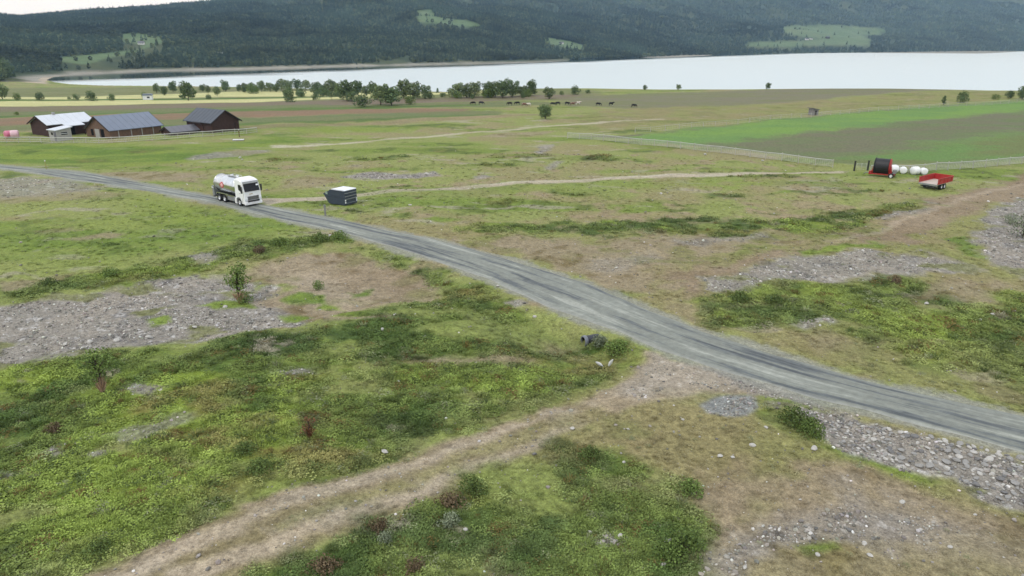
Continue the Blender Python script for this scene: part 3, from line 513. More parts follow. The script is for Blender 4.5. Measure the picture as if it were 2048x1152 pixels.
mm = meadow_mask(qx + 3 * fbm(fx / 60, fy / 60, 81, 3), qy + 1.5 * fbm(fx / 60, fy / 60, 82, 3)); mm = np.max([mm] + [.97 * meadow_mask(*project(fx, fy, fz + q)) for q in (4, 8, 11)], 0)
ok = (fd > 24 + 8 * fbm(fx / 25, fy / 25, 85, 3)) & (RNG.uniform(0, 1, len(fx)) > mm * .985) & (qy > -40) & (fd < 3400) & (fbm(fx / 45, fy / 45, 88, 3) > -.75)
fx, fy, fz, fb, fd = fx[ok], fy[ok], fz[ok], fb[ok], fd[ok]; n = len(fx); v = fbm(fx / 120, fy / 120, 90, 3); con = RNG.uniform(0, 1, n) < .62 + .4 * v
tc_ = np.where(con[:, None], A(74, 90, 76), A(104, 116, 88)) * RNG.uniform(.8, 1.2, (n, 1)) * np.clip(1 + .55 * v[:, None] + .3 * fbm(fx / 40, fy / 40, 94, 3)[:, None], .35, 1.9) * (1 + .25 * fbm(fx / 500, fy / 300, 93, 2)[:, None])
hgt = np.where(con, RNG.uniform(8, 14, n), RNG.uniform(6, 10, n)) * (1 - .4 * (fb == 0) * sstep(500, 100, fd)); wide = hgt * np.where(con, 1.15, 1.25)
for k, lab in ((0, 'dense dark forest covering the near hillside left of the lake'), (1, 'hazy blue-green forest covering the hillside across the lake')):
    s_ = fb == k
    scatter('forest', np.stack([fx, fy, fz - .3], 1)[s_], np.stack([wide, wide, hgt], 1)[s_], RNG.uniform(0, 6.3, n)[s_], tc_[s_], np.where(con, RNG.integers(0, 2, n), 2)[s_], wood_src, lab, 'forest')
print('forest', n)
# ------------------------------------------------------------------ low vegetation and stones
def tuft(seed, n=44, h=.24, sp=.16):
    r = np.random.default_rng(seed); a = r.uniform(0, 6.3, n); rr = sp * np.sqrt(r.uniform(0, 1, n)); b0 = np.stack([rr * np.cos(a), rr * np.sin(a), np.full(n, -.03)], 1)
    lean = np.stack([np.cos(a), np.sin(a), np.zeros(n)], 1) * r.uniform(.02, .14, (n, 1)) + r.normal(size=(n, 3)) * .02; hh = h * r.uniform(.5, 1.1, (n, 1)); top = b0 + lean + np.array([0, 0, 1]) * hh; mid = b0 + lean * .35 + np.array([0, 0, .6]) * hh
    sd_ = np.stack([-np.sin(a), np.cos(a), np.zeros(n)], 1) * .012
    return np.stack([b0 - sd_, mid + sd_ * .2 - sd_, top, mid + sd_], 1).reshape(-1, 3), np.arange(4 * n).reshape(n, 4)
def clump(seed, n, R, h, ls):
    r = np.random.default_rng(seed); a = r.uniform(0, 6.3, n); q = np.sqrt(r.uniform(0, 1, n)); lobes = 1 + .3 * np.sin(3 * a + seed) + .2 * np.sin(5 * a)
    C = np.stack([R * q * np.cos(a) * lobes, R * q * np.sin(a) * lobes, h * (1 - q ** 2) * r.uniform(.35, 1.05, n) * (1 + .3 * np.sin(7 * a)) + .01], 1)
    nr = np.stack([C[:, 0] / R, C[:, 1] / R, np.full(n, 1.2)], 1); return leaf_quads(C, np.full(n, ls), nr, r, .7)
cover_src = [src('tuft_source', *tuft(1), M_LEAF_I), src('tuft_source', *tuft(2, 60, .3, .22), M_LEAF_I), src('clump_source', *clump(3, 150, .34, .16, .034), M_LEAF_I),
             src('clump_source', *clump(4, 200, .5, .22, .04), M_LEAF_I), src('clump_source', *clump(5, 110, .26, .12, .03), M_LEAF_I)]
n = 150000
ca = RNG.uniform(-43.5, 43.5, n) * math.pi / 180; cr_ = np.exp(RNG.uniform(math.log(20), math.log(125), n)); cx_, cy_ = cr_ * np.sin(ca), cr_ * np.cos(ca)
pv = sample_grid(cx_, cy_, gveg); rd = sdf_box(ROAD_P, cx_, cy_, 3); vn = fbm(cx_ / 2.2, cy_ / 2.2, 61, 3)
ok = (RNG.uniform(0, 1, n) < pv * (.7 - .3 * sstep(60, 125, cr_)) * np.clip(.75 + .9 * vn, .08, 1.4)) & (rd > .5) & (sample_grid(cx_, cy_, gcls.astype(float)) < 5)
cx_, cy_, cr_, vn, pv = cx_[ok], cy_[ok], cr_[ok], vn[ok], pv[ok]; n = len(cx_)
base = sample_grid(cx_, cy_, gcol); lum = base.mean(1, keepdims=True)
kind = RNG.uniform(0, 1, n); tint = np.clip((base * .88 + lum * .12) * np.where(pv[:, None] > .55, RNG.uniform(1.1, 2.1, (n, 1)), RNG.uniform(1.1, 1.75, (n, 1))), 0, .6); odd = RNG.uniform(0, 1, n)
tint = np.where(((odd < .10) & (pv > .5))[:, None], A(102, 118, 68) * RNG.uniform(.8, 1.3, (n, 1)), tint); tint = np.where(((odd > .95) & (pv > .6))[:, None], A(128, 112, 68) * RNG.uniform(.7, 1.2, (n, 1)), tint); tint = np.where(((odd > .92) & (odd < .95))[:, None], A(150, 156, 118) * RNG.uniform(.8, 1.2, (n, 1)), tint)
pick = np.where(kind < .3, 0, np.where(kind < .48, 1, np.where(kind < .68, 2, np.where(kind < .84, 3, 4))))
pick = np.where(pv < .55, np.where(kind < .75, 0, np.where(kind < .95, 4, 2)), pick)
sc = RNG.uniform(.6, 1.15, n) * (.75 + cr_ / 85) * np.where(pv < .55, .6, 1)
scatter('ground_cover', np.stack([cx_, cy_, terrain(cx_, cy_)], 1), np.stack([sc * 1.15, sc * 1.15, sc * RNG.uniform(.4, .85, n)], 1), RNG.uniform(0, 6.3, n), tint, pick, cover_src, 'low green moss, heather and grass covering the rough ground', 'ground cover')
print('cover', n)
def stone_mesh(seed, sub=1):
    bm = bmesh.new(); bmesh.ops.create_icosphere(bm, subdivisions=sub, radius=.5); r = random.Random(seed)
    f = [Vector((r.uniform(-1, 1), r.uniform(-1, 1), r.uniform(-1, 1))).normalized() for _ in range(5)]; cut = [r.uniform(.26, .4) for _ in f]
    for v in bm.verts:
        v.co *= r.uniform(.86, 1.12)
        for q, c in zip(f, cut):
            d = v.co.dot(q)
            if d > c: v.co -= q * (d - c) * .85
        v.co.x *= 1.15; v.co.z *= .68
    me = bpy.data.meshes.new('stone'); bm.to_mesh(me); bm.free(); return me
peb = []
for k in range(4):
    me = stone_mesh(k + 1, 1); me.materials.append(M_STONE_I); peb.append(bpy.data.objects.new('pebble_source', me))
n = 420000
sa = RNG.uniform(-43.5, 43.5, n) * math.pi / 180; sr = np.exp(RNG.uniform(math.log(20), math.log(130), n)); sx_, sy_ = sr * np.sin(sa), sr * np.cos(sa)
g_ = sample_grid(sx_, sy_, ggrv); pc = sample_grid(sx_, sy_, gveg); rd = sdf_box(ROAD_P, sx_, sy_, 3); sn = fbm(sx_ / 1.5, sy_ / 1.5, 66, 3)
ok = (RNG.uniform(0, 1, n) < np.maximum(g_ ** 2 * (.5 + .6 * sn), .012 * (pc < .5))) & (rd > .6) & (sample_grid(sx_, sy_, gcls.astype(float)) < 5)
sx_, sy_, sr = sx_[ok], sy_[ok], sr[ok]; n = len(sx_)
size = np.minimum(RNG.lognormal(math.log(.085), .5, n), .3) * (.75 + sr / 220); br = RNG.uniform(0, 1, n)
tint = np.where((br < .12)[:, None], A(224, 221, 214), np.where((br < .7)[:, None], A(168, 163, 154), A(130, 127, 121))) * RNG.uniform(.75, 1.25, (n, 1)) * (1 + RNG.normal(size=(n, 3)) * .03)
scatter('gravel', np.stack([sx_, sy_, terrain(sx_, sy_) + size * .12], 1), size, RNG.uniform(0, 6.3, n), tint, RNG.integers(0, 4, n), peb, 'loose grey pebbles and cobbles strewn over the gravel beds', 'gravel', RNG.normal(size=(n, 2)) * .3)
print('stones', n)
# single stones that can be picked out
M_ST = [mat('stone_pale', A(206, 203, 196), .85, .2, var=.2, scale=5, bump=.4, dirt=A(150, 146, 138)), mat('stone_grey', A(168, 166, 162), .85, .2, var=.22, scale=5, bump=.4, dirt=A(120, 120, 112)), mat('stone_dark', A(132, 131, 130), .85, .2, var=.2, scale=5, bump=.4)]
ST_ME = []
for k in range(9):
    me = stone_mesh(40 + k, 2); me.materials.append(M_ST[(0, 0, 1, 1, 1, 0, 2, 1, 2)[k]]); ST_ME.append(me)
def stone(x, y, s, parent, k=None, sink=.14):
    o = bpy.data.objects.new('stone', ST_ME[k if k is not None else random.randrange(9)]); o.location = (x, y, tz(x, y) + s * (.3 - sink)); o.rotation_euler = (random.uniform(-.3, .3), random.uniform(-.3, .3), random.uniform(0, 6.3))
    o.scale = (s, s * random.uniform(.75, 1.1), s * random.uniform(.7, 1.05)); return link(o, parent)
RIP = pl([(1600, 828), (1700, 842), (1850, 868), (2048, 914), (2120, 930), (2120, 1015), (2048, 1005), (1960, 982), (1910, 950), (1800, 928), (1700, 905), (1650, 870)])
bank = []
while len(bank) < 250:
    px, py = random.uniform(1600, 2110), random.uniform(825, 1012); x, y = G(px, py)
    if sdf(RIP, np.array([x]), np.array([y]))[0] > -.1: continue
    big = sstep(1650, 1950, px)
    s = random.uniform(.14, .24) + big * random.uniform(0, .26) * (random.random() < .6)
    if any((x - a) ** 2 + (y - b_) ** 2 < ((s + c) * .42) ** 2 for a, b_, c in bank): continue
    bank.append((x, y, s))
for x, y, s in bank: stone(x, y, s, GROUND['gravel_bed'])
for px, py, s in [(1505, 892, .3), (1440, 913, .26), (1465, 915, .2), (1628, 899, .36), (1532, 856, .24), (770, 906, .42), (152, 889, .22), (131, 891, .22), (1144, 858, .3), (1335, 1087, .4), (1326, 1131, .28), (1805, 1005, .26), (1728, 1088, .2), (1740, 1112, .24), (1635, 1110, .2), (1490, 1136, .2), (1365, 840, .18), (1256, 859, .16), (1248, 925, .18),
                  (660, 473, .5), (996, 573, .3), (790, 630, .3), (1069, 634, .3), (130, 690, .35), (233, 682, .4), (300, 676, .5), (180, 685, .45), (450, 615, .4), (640, 620, .2), (1853, 608, .35), (1930, 622, .25), (765, 660, .3), (850, 674, .2), (955, 757, .18), (796, 764, .22), (760, 800, .2), (80, 640, .35), (350, 640, .3), (390, 655, .35), (545, 640, .3), (510, 655, .35),
                  (480, 316, .5), (484, 320, .4), (855, 350, .8), (1322, 388, .5), (820, 411, .4), (1410, 310, .6), (1525, 322, .5), (2028, 624, .3), (1985, 630, .3), (1960, 640, .22), (1655, 640, .25), (1640, 652, .22), (1600, 1000, .14), (1840, 1060, .18), (1900, 1095, .18), (1950, 1030, .15), (1550, 1060, .13), (1180, 1065, .2), (1240, 1072, .22), (930, 1060, .2)]:
    x, y, z = place(px, py); stone(x, y, s, GROUND['ground'], random.choice((0, 1, 5)), .1)

# ------------------------------------------------------------------ air
me = bpy.data.meshes.new('haze'); bm = bmesh.new(); bmesh.ops.create_cube(bm, size=1)
for v in bm.verts: v.co = Vector(((v.co.x) * 11000, 2200 + v.co.y * 10500, -14.5 + (v.co.z + .5) * 760))
bm.to_mesh(me); bm.free(); hz = tag(link(bpy.data.objects.new('haze', me)), 'thin blue haze over the lake and hills', 'haze', kind='stuff')
m = bpy.data.materials.new('haze_air'); m.use_nodes = True; t = m.node_tree; t.nodes.remove(t.nodes['Principled BSDF']); pv_ = t.nodes.new('ShaderNodeVolumePrincipled')
pv_.inputs['Color'].default_value = (.40, .68, 1.0, 1); pv_.inputs['Density'].default_value = .00012; pv_.inputs['Absorption Color'].default_value = (1, 1, 1, 1); pv_.inputs['Anisotropy'].default_value = .2
t.links.new(pv_.outputs[0], t.nodes['Material Output'].inputs['Volume']); me.materials.append(m)
# ================================================================== things
class MB:
    def __init__(s): s.v = []; s.f = []; s.sm = []
    def add(s, V, F, smooth=False):
        o = len(s.v); s.v += [tuple(p) for p in V]; s.f += [tuple(i + o for i in q) for q in F]; s.sm += [smooth] * len(F); return s
    def box(s, c, d, rz=0, ry=0, rx=0, taper=1.0):
        M = Matrix.Translation(c) @ Matrix.Rotation(rz, 4, 'Z') @ Matrix.Rotation(ry, 4, 'Y') @ Matrix.Rotation(rx, 4, 'X'); V = []
        for z in (-.5, .5):
            k = taper if z > 0 else 1
            for x, y in ((-.5, -.5), (.5, -.5), (.5, .5), (-.5, .5)): V.append(M @ Vector((x * d[0] * k, y * d[1] * k, z * d[2])))
        return s.add(V, [(3, 2, 1, 0), (4, 5, 6, 7), (0, 1, 5, 4), (1, 2, 6, 5), (2, 3, 7, 6), (3, 0, 4, 7)])
    def cbox(s, a, b_, ch=.03):                       # box from corner a to b with chamfered vertical and top edges
        x0, y0, z0 = a; x1, y1, z1 = b_; V = []
        for z, k in ((z0, 0), (z1 - ch, 0), (z1, ch)):
            for x, y in ((x0 + ch + k, y0 + k), (x1 - ch - k, y0 + k), (x1 - k, y0 + ch + k), (x1 - k, y1 - ch - k), (x1 - ch - k, y1 - k), (x0 + ch + k, y1 - k), (x0 + k, y1 - ch - k), (x0 + k, y0 + ch + k)): V.append((x, y, z))
        F = [tuple(range(7, -1, -1)), tuple(range(16, 24))]
        for l in (0, 8):
            for i in range(8): F.append((l + i, l + (i + 1) % 8, l + 8 + (i + 1) % 8, l + 8 + i))
        return s.add(V, F)
    def tube(s, P, R, n=8, cap=True, smooth=True):
        P = [Vector(p) for p in P]; R = [R] * len(P) if not hasattr(R, '__len__') else R; V = []
        for i, p in enumerate(P):
            t = (P[min(i + 1, len(P) - 1)] - P[max(i - 1, 0)]).normalized(); a = t.cross(Vector((0, 0, 1)) if abs(t.z) < .9 else Vector((1, 0, 0))).normalized(); b_ = t.cross(a)
            for k in range(n): w = 2 * math.pi * k / n; V.append(p + (a * math.cos(w) + b_ * math.sin(w)) * R[i])
        F = [(i * n + k, i * n + (k + 1) % n, (i + 1) * n + (k + 1) % n, (i + 1) * n + k) for i in range(len(P) - 1) for k in range(n)]
        s.add(V, F, smooth)
        if cap: o = len(s.v) - len(V); s.f += [tuple(o + k for k in range(n - 1, -1, -1)), tuple(o + (len(P) - 1) * n + k for k in range(n))]; s.sm += [False, False]
        return s
    def lathe(s, prof, c, axis='Y', n=20, smooth=True):  # prof: (radius, along); revolve round an axis through c
        V = []
        for r, h in prof:
            for k in range(n):
                w = 2 * math.pi * k / n; u, v = r * math.cos(w), r * math.sin(w)
                V.append(Vector(c) + Vector({'Y': (u, h, v), 'X': (h, u, v), 'Z': (u, v, h)}[axis]))
        F = [(i * n + k, i * n + (k + 1) % n, (i + 1) * n + (k + 1) % n, (i + 1) * n + k) for i in range(len(prof) - 1) for k in range(n)]
        return s.add(V, F, smooth)
    def prism(s, prof, y0, y1, inset=0):                # profile in x,z extruded along y, with chamfered ends
        n = len(prof); cx = sum(p[0] for p in prof) / n; cz = sum(p[1] for p in prof) / n
        def sc(k): return [(cx + (x - cx) * k, cz + (z - cz) * k) for x, z in prof]
        R = [(y0, sc(1 - inset)), (y0 + inset * .6, prof), (y1 - inset * .6, prof), (y1, sc(1 - inset))] if inset else [(y0, prof), (y1, prof)]
        V = [(x, y, z) for y, p in R for x, z in p]; F = [tuple(range(n)), tuple((len(R) - 1) * n + i for i in range(n - 1, -1, -1))]
        for l in range(len(R) - 1): F += [(l * n + (i + 1) % n, l * n + i, (l + 1) * n + i, (l + 1) * n + (i + 1) % n) for i in range(n)]
        return s.add(V, F)
    def mesh(s, name, m):
        me = bpy.data.meshes.new(name); me.from_pydata(s.v, [], s.f); me.polygons.foreach_set('use_smooth', s.sm)
        bm = bmesh.new(); bm.from_mesh(me); bmesh.ops.recalc_face_normals(bm, faces=bm.faces); bm.to_mesh(me); bm.free(); me.materials.append(m); return me
    def build(s, name, m, parent=None, label=None):
        o = link(bpy.data.objects.new(name, s.mesh(name, m)), parent)
        if label: o['label'] = label
        return o
def copy_tree(o, parent=None):
    c = o.copy(); link(c)
    c.parent = parent
    for ch in list(o.children): copy_tree(ch, c)
    return c
def ang_to(dx, dy): return math.atan2(dy, dx)
W_ = lambda v: (v, v, v)
M_WHITE = mat('white_paint', (.80, .81, .82), .35, .5, var=.05, scale=2, dirt=(.55, .54, .52), dirt_amt=.25); M_STEEL = mat('polished_steel', (.68, .69, .70), .2, .5, 1, var=.08, scale=1.5)
M_DARK = mat('dark_plastic', (.03, .03, .033), .6, .4, var=.25); M_TYRE = mat('tyre_rubber', (.022, .022, .023), .85, .2, var=.3, scale=6); M_RIM = mat('alloy_rim', (.62, .63, .65), .35, .5, .8, var=.15)
M_GLASS = mat('dark_glass', (.010, .011, .014), .25, .25, var=.1); M_GREYP = mat('grey_steel_paint', (.20, .21, .21), .5, .4, var=.15); M_REDL = mat('red_emblem', (.48, .07, .08), .4, .4, var=.06); M_LAMP = mat('lamp_lens', (.75, .77, .8), .12, .6, var=.05)
M_WSILVER = mat('silver_grille', (.30, .30, .31), .35, .5, .5, var=.2)

# ------------------------------------------------------------------ milk tank truck
p = place(497, 410.5); TX, TY = p[0], p[1]; t_dir = ang_to(.775, -.63)
tr = empty('tank_truck', (TX, TY, .09), t_dir, 'white three-axle tank truck with polished tank driving on the grey road', 'truck')
tr.scale = (.9, .9, .9); w = 1.24                                              # x = 0 at the front axle, front is +x
cabp = [(1.36, .38), (1.42, 1.15), (1.36, 1.92), (1.06, 3.02), (.86, 3.34), (.2, 3.52), (-.75, 3.50), (-.82, 1.0), (-.62, .95), (-.56, .62), (-.40, 1.02), (0, 1.16), (.40, 1.02), (.58, .62), (.64, .38)]
cab = MB(); cab.prism(cabp, -w, w, .05); cab = cab.build('cab', M_WHITE, tr)
MB().prism([(1.43, 2.02), (1.115, 3.0), (1.085, 3.0), (1.36, 2.02)], -1.08, 1.08).build('windscreen', M_GLASS, tr)
for sy in (-1, 1):
    MB().prism([(.98, 2.1), (.80, 2.9), (.12, 2.9), (.12, 2.2), (.6, 2.02)], sy * w - .012, sy * w + .012).build('side_window', M_GLASS, tr)
    mi = MB().box((1.18, sy * (w + .22), 2.42), (.12, .2, .62)).box((1.18, sy * (w + .2), 1.98), (.12, .2, .22)).tube([(1.1, sy * w, 2.7), (1.18, sy * (w + .2), 2.66)], .03, 6); mi.build('mirror', M_DARK, tr)
    MB().prism([(1.44, .84), (1.455, 1.1), (1.30, 1.42), (1.2, 1.40), (1.36, .84)], sy * 1.0 - .2, sy * 1.0 + .2).build('headlight', M_LAMP, tr)
    MB().prism([(.66, .42), (.62, .72), (.42, 1.09), (0, 1.23), (-.42, 1.09), (-.6, .72), (-.64, .42), (-.58, .42), (-.54, .7), (-.38, 1.01), (0, 1.14), (.38, 1.01), (.56, .7), (.6, .42)], sy * w - .04, sy * (w + .02) + .02).build('wheel_arch', M_GREYP, tr)
    MB().box((-.77, sy * (w - .02), .66), (.46, .1, .74)).build('side_step', M_WHITE, tr)
    dh = MB().prism([(.74, .5), (1.3, 1.75), (1.28, 1.8), (.70, .55)], sy * w - .008, sy * w + .008).build('door_seam', M_GREYP, tr)
    MB().tube([(.2, sy * (w + .02), 1.7), (.45, sy * (w + .02), 1.7)], .02, 6).build('door_handle', M_DARK, tr)
gr = MB().box((1.43, 0, 1.14), (.06, 1.62, .5)).build('grille', M_WSILVER, tr)
for k in range(4): MB().box((1.465, 0, .98 + .12 * k), (.03, 1.56, .045)).build('grille_bar', M_DARK, gr)
bmpr = MB().cbox((1.2, -1.25, .3), (1.50, 1.25, .64), .05).build('bumper', M_WHITE, tr); MB().box((1.505, 0, .74), (.04, 1.7, .2)).build('air_intake', M_DARK, bmpr); MB().box((1.515, 0, .5), (.02, .52, .12)).build('number_plate', mat('plate_white', (.7, .7, .7), .5), bmpr)
MB().prism([(1.0, 3.18), (1.30, 3.04), (1.30, 3.10), (1.0, 3.30)], -1.1, 1.1).build('sun_visor', M_GREYP, tr)
MB().prism([(.75, 3.40), (.45, 3.62), (-.6, 3.68), (-.72, 3.46)], -1.0, 1.0, .04).build('roof_cap', M_WHITE, tr)
MB().box((1.36, .78, 2.78), (.02, .34, .2), ry=-.3).build('windscreen_card', M_LAMP, tr)
MB().box((1.41, -.25, 1.68), (.03, .5, .1), ry=-.06).build('badge', mat('badge_bronze', (.5, .4, .28), .4, .5, .5), tr)
for sy in (-.35, .45): MB().tube([(1.445, sy, 2.05), (1.36, sy + .35, 2.32)], .012, 5).build('wiper', M_DARK, tr)
MB().box((-3.4, 0, .92), (5.4, .9, .3)).build('chassis', M_DARK, tr)
TC, TR1 = 2.28, 1.20; tk = MB(); pr = [(0.02, -6.62), (.55, -6.58), (.95, -6.48), (1.14, -6.36), (TR1, -6.2), (TR1, -1.45), (1.14, -1.28), (.9, -1.14), (.5, -1.06), (.02, -1.03)]
tk.lathe(pr, (0, 0, TC), 'X', 40); tank = tk.build('tank', M_STEEL, tr)
for x in (-1.5, -3.1, -4.7, -6.15): MB().lathe([(TR1 - .02, x - .035), (TR1 + .018, x - .03), (TR1 + .018, x + .03), (TR1 - .02, x + .035)], (0, 0, TC), 'X', 40).build('tank_band', M_STEEL, tank)
wk = MB().box((-2.6, 0, TC + 1.22), (2.4, .62, .05)); wk.build('walkway', M_GREYP, tr); rl = MB()
for sy in (-1, 1):
    rl = MB().tube([(-3.8, sy * .36, TC + 1.2), (-3.75, sy * .36, TC + 1.42), (-1.5, sy * .36, TC + 1.42), (-1.45, sy * .36, TC + 1.2)], .025, 6); rl.build('walkway_rail', M_STEEL, tr)
for x in (-3.3, -1.9): MB().lathe([(.27, 0), (.27, .12), (.2, .18), (.01, .2)], (x, 0, TC + 1.24), 'Z', 14).build('tank_hatch', M_STEEL, tr)
for sy in (-1, 1):                                     # red emblem with a pale heart, curved with the tank
    def em(r1, off, nm, mt):
        V, F = [], []
        n1, n2 = 5, 18
        V.append((-4.1, sy * (TR1 + off) * math.cos(.05), TC + .05 * TR1))
        for i in range(1, n1):
            for k in range(n2):
                a = 2 * math.pi * k / n2; rr = r1 * i / (n1 - 1) * (1 + .06 * math.cos(4 * a)); th = .05 + rr * math.sin(a) / TR1; V.append((-4.1 + rr * math.cos(a) * 1.15, sy * (TR1 + off) * math.cos(th), TC + (TR1 + off) * math.sin(th)))
        F = [(0, 1 + k, 1 + (k + 1) % n2) for k in range(n2)] + [(1 + i * n2 + k, 1 + i * n2 + (k + 1) % n2, 1 + (i + 1) * n2 + (k + 1) % n2, 1 + (i + 1) * n2 + k) for i in range(n1 - 2) for k in range(n2)]
        m_ = MB(); m_.add(V, F, True); return m_.build(nm, mt, tank)
    em(.42, .008, 'emblem', M_REDL); em(.24, .014, 'emblem_heart', mat('emblem_pale', (.75, .45, .45), .4))
for sy in (-1, 1):
    MB().prism([(-3.15, .42), (-3.05, .42), (-3.05, 1.0), (-3.3, 1.22), (-5.6, 1.22), (-5.75, 1.05), (-5.75, .9), (-5.66, .9), (-5.56, 1.12), (-3.35, 1.12), (-3.15, .95)], sy * 1.22 - .24 * (sy > 0) - .0, sy * 1.22 + .24 * (sy < 0)).build('mudguard', M_STEEL, tr)
    MB().cbox((-2.95, sy * 1.2 - (.5 if sy > 0 else 0), .48), (-1.15, sy * 1.2 + (.5 if sy < 0 else 0), .98), .04).build('side_locker', M_GREYP, tr)
    MB().box((-2.05, sy * 1.21, 1.12), (1.7, .04, .12)).build('side_rail', M_STEEL, tr)
MB().cbox((-6.9, -1.15, .55), (-6.45, 1.15, 1.95), .05).build('pump_cabinet', M_GREYP, tr); MB().box((-6.75, 0, .45), (.1, 2.3, .14)).build('rear_bar', M_DARK, tr)
for sy in (-1, 1): MB().box((-6.91, sy * 1.0, .75), (.04, .22, .3)).build('tail_lamp', M_REDL, tr); MB().box((-6.7, sy * 1.17, 1.7), (.4, .03, .14)).build('marker_plate', M_LAMP, tr)
def wheel_parts(parent, x, y, z, r, wd, side, rim_m=None, tm=None):
    h = empty('wheel', (x, y, z)); h.parent = parent
    MB().lathe([(r * .58, -wd / 2), (r * .92, -wd / 2), (r, -wd * .38), (r, wd * .38), (r * .92, wd / 2), (r * .58, wd / 2)], (0, 0, 0), 'Y', 22).build('tyre', tm or M_TYRE, h)
    MB().lathe([(r * .6, side * wd * .44), (r * .52, side * wd * .40), (r * .44, side * wd * .18), (r * .26, side * wd * .22), (r * .2, side * wd * .42), (.01, side * wd * .44)], (0, 0, 0), 'Y', 22).build('rim', rim_m or M_RIM, h)
    return h
for x in (0, -3.65, -5.0):
    for sy in (-1, 1): wheel_parts(tr, x, sy * 1.06, .51, .51, .34 if x == 0 else .5, sy)

# ------------------------------------------------------------------ waste container
x0, y0, z0 = place(690, 412); M_CONT = mat('navy_container_paint', A(62, 72, 86), .55, .4, var=.12, dirt=A(84, 92, 92), scale=1.5); M_LID = mat('pale_lid', (.70, .72, .76), .4, .4, var=.08)
ct = empty('waste_container', (x0, y0, z0 - .03), math.radians(-32), 'dark blue-grey steel waste container with pale lid beside the farm track', 'container')
cp = [(-3.15, 1.32), (-3.55, 1.22), (-3.45, 1.08), (-2.75, .12), (-2.6, .06), (0, .06), (0, 1.78), (-2.3, 1.78)]
MB().prism(cp, 0, 2.1, .02).build('body', M_CONT, ct)
MB().prism([(-2.2, 1.80), (-2.1, 1.88), (-.05, 1.90), (.03, 1.86), (.03, 1.80)], .04, 2.06).build('lid', M_LID, ct)
MB().box((-1.3, -.02, 1.0), (2.9, .05, .1)).build('side_rib', M_CONT, ct); MB().box((-1.2, -.02, 1.72), (2.4, .06, .1)).build('top_rail', M_CONT, ct)
for k, z in enumerate((.3, .78, 1.12, 1.5)): MB().box((.03, 1.05, z), (.07, 1.96, .09)).build('end_rib', mat('rib_worn', A(120, 128, 140), .5) if k == 0 else M_GREYP, ct)
for y in (.12, 1.98):
    for z in (.42, .66): MB().box((.045, y, z), (.05, .16, .16)).build('reflector', M_LAMP, ct)
MB().box((-2.95, -.012, 1.3), (.34, .03, .3)).build('warning_plate', mat('plate_pale_green', A(160, 180, 170), .5), ct)
for x in (-2.3, -.3): MB().box((x, 1.05, .02), (.16, 1.9, .1)).build('skid', M_DARK, ct)

# ------------------------------------------------------------------ hose reel
x0, y0, z0 = place(1764, 353); M_RED = mat('red_machine_paint', A(188, 48, 44), .5, .4, var=.12, dirt=A(120, 70, 56)); M_HOSE = mat('black_hose', (.018, .018, .02), .55, .4, var=.2, scale=8)
hr_ = empty('hose_reel', (x0, y0, z0 - .02), math.radians(-36), 'black irrigation hose reel on red frame by the fence gate', 'hose reel')
MB().lathe([(.3, -.92)] + [(1.06 + .03 * math.cos(math.pi * k), -.9 + .06 * k) for k in range(31)] + [(.3, .92)], (-.15, 0, 1.55), 'X', 30).build('hose_drum', M_HOSE, hr_)
for s_, mt in ((-1, M_DARK), (1, M_RED)): MB().lathe([(.2, s_ * .96), (1.12, s_ * .96), (1.16, s_ * 1.0), (1.12, s_ * 1.04), (.2, s_ * 1.04), (.01, s_ * 1.06)], (-.15, 0, 1.55), 'X', 30).build('drum_flange', mt, hr_)
fr = MB()
for sy in (-1, 1): MB().box((0, sy * .55, .42), (3.2, .14, .16)).build('frame_rail', M_RED, hr_)
for sx in (-1.5, 0.4, 1.5): MB().box((sx, 0, .42), (.14, 1.2, .15)).build('frame_cross', M_RED, hr_)
for sx in (-1.28, .98): MB().prism([(sx - .25, .5), (sx + .25, .5), (sx + .06, 1.6), (sx - .06, 1.6)], -.06, .06).build('drum_bracket', M_RED, hr_)
MB().tube([(-1.6, 0, .42), (-2.3, 0, .4), (-2.5, 0, .1)], .06, 8).build('drawbar', M_GREYP, hr_); MB().box((-1.65, 0, .5), (.3, .7, .5)).build('hitch_box', M_RED, hr_)
for sy in (-1, 1): wheel_parts(hr_, 1.25, sy * .85, .36, .36, .22, sy)
MB().cbox((1.3, -.35, .6), (1.75, .35, 1.15), .04).build('motor_box', M_GREYP, hr_)

# ------------------------------------------------------------------ red tipping trailer
x0, y0, z0 = place(1854, 379); a_ = ang_to(.80, .60); tl = empty('tipping_trailer', (x0, y0, z0 - .02), a_, 'red low-sided tandem-axle trailer parked with its tail open', 'trailer')
M_BED = mat('worn_floor', A(214, 200, 188), .6, .4, var=.12, scale=4); M_ALU = mat('alu_edge', A(178, 180, 184), .4, .5, .5, var=.1)
MB().box((2.15, 0, .78), (4.3, 2.3, .08)).build('bed_floor', M_BED, tl); MB().box((-.03, 0, .70), (.08, 2.34, .2)).build('tail_beam', M_ALU, tl)
for sy in (-1, 1): MB().prism([(0.02, .82), (4.3, .82), (4.38, 1.56), (-.04, 1.50)], sy * 1.17 - .035, sy * 1.17 + .035).build('side_board', M_RED, tl); MB().box((2.15, sy * 1.2, 1.53), (4.5, .09, .07)).build('top_rail', M_RED, tl)
MB().box((4.36, 0, 1.19), (.07, 2.3, .76)).build('front_board', M_RED, tl)
for k in range(4):
    for sy in (-1, 1): MB().box((.5 + 1.1 * k, sy * 1.215, 1.15), (.08, .05, .66)).build('stake', M_RED, tl)
for sy in (-.45, .45): MB().box((2.1, sy, .62), (4.3, .12, .2)).build('chassis_rail', M_DARK, tl)
for x in (1.5, 2.35):
    MB().tube([(x, -.9, .38), (x, .9, .38)], .06, 8).build('axle', M_DARK, tl)
    for sy in (-1, 1): wheel_parts(tl, x, sy * .98, .38, .38, .3, sy)
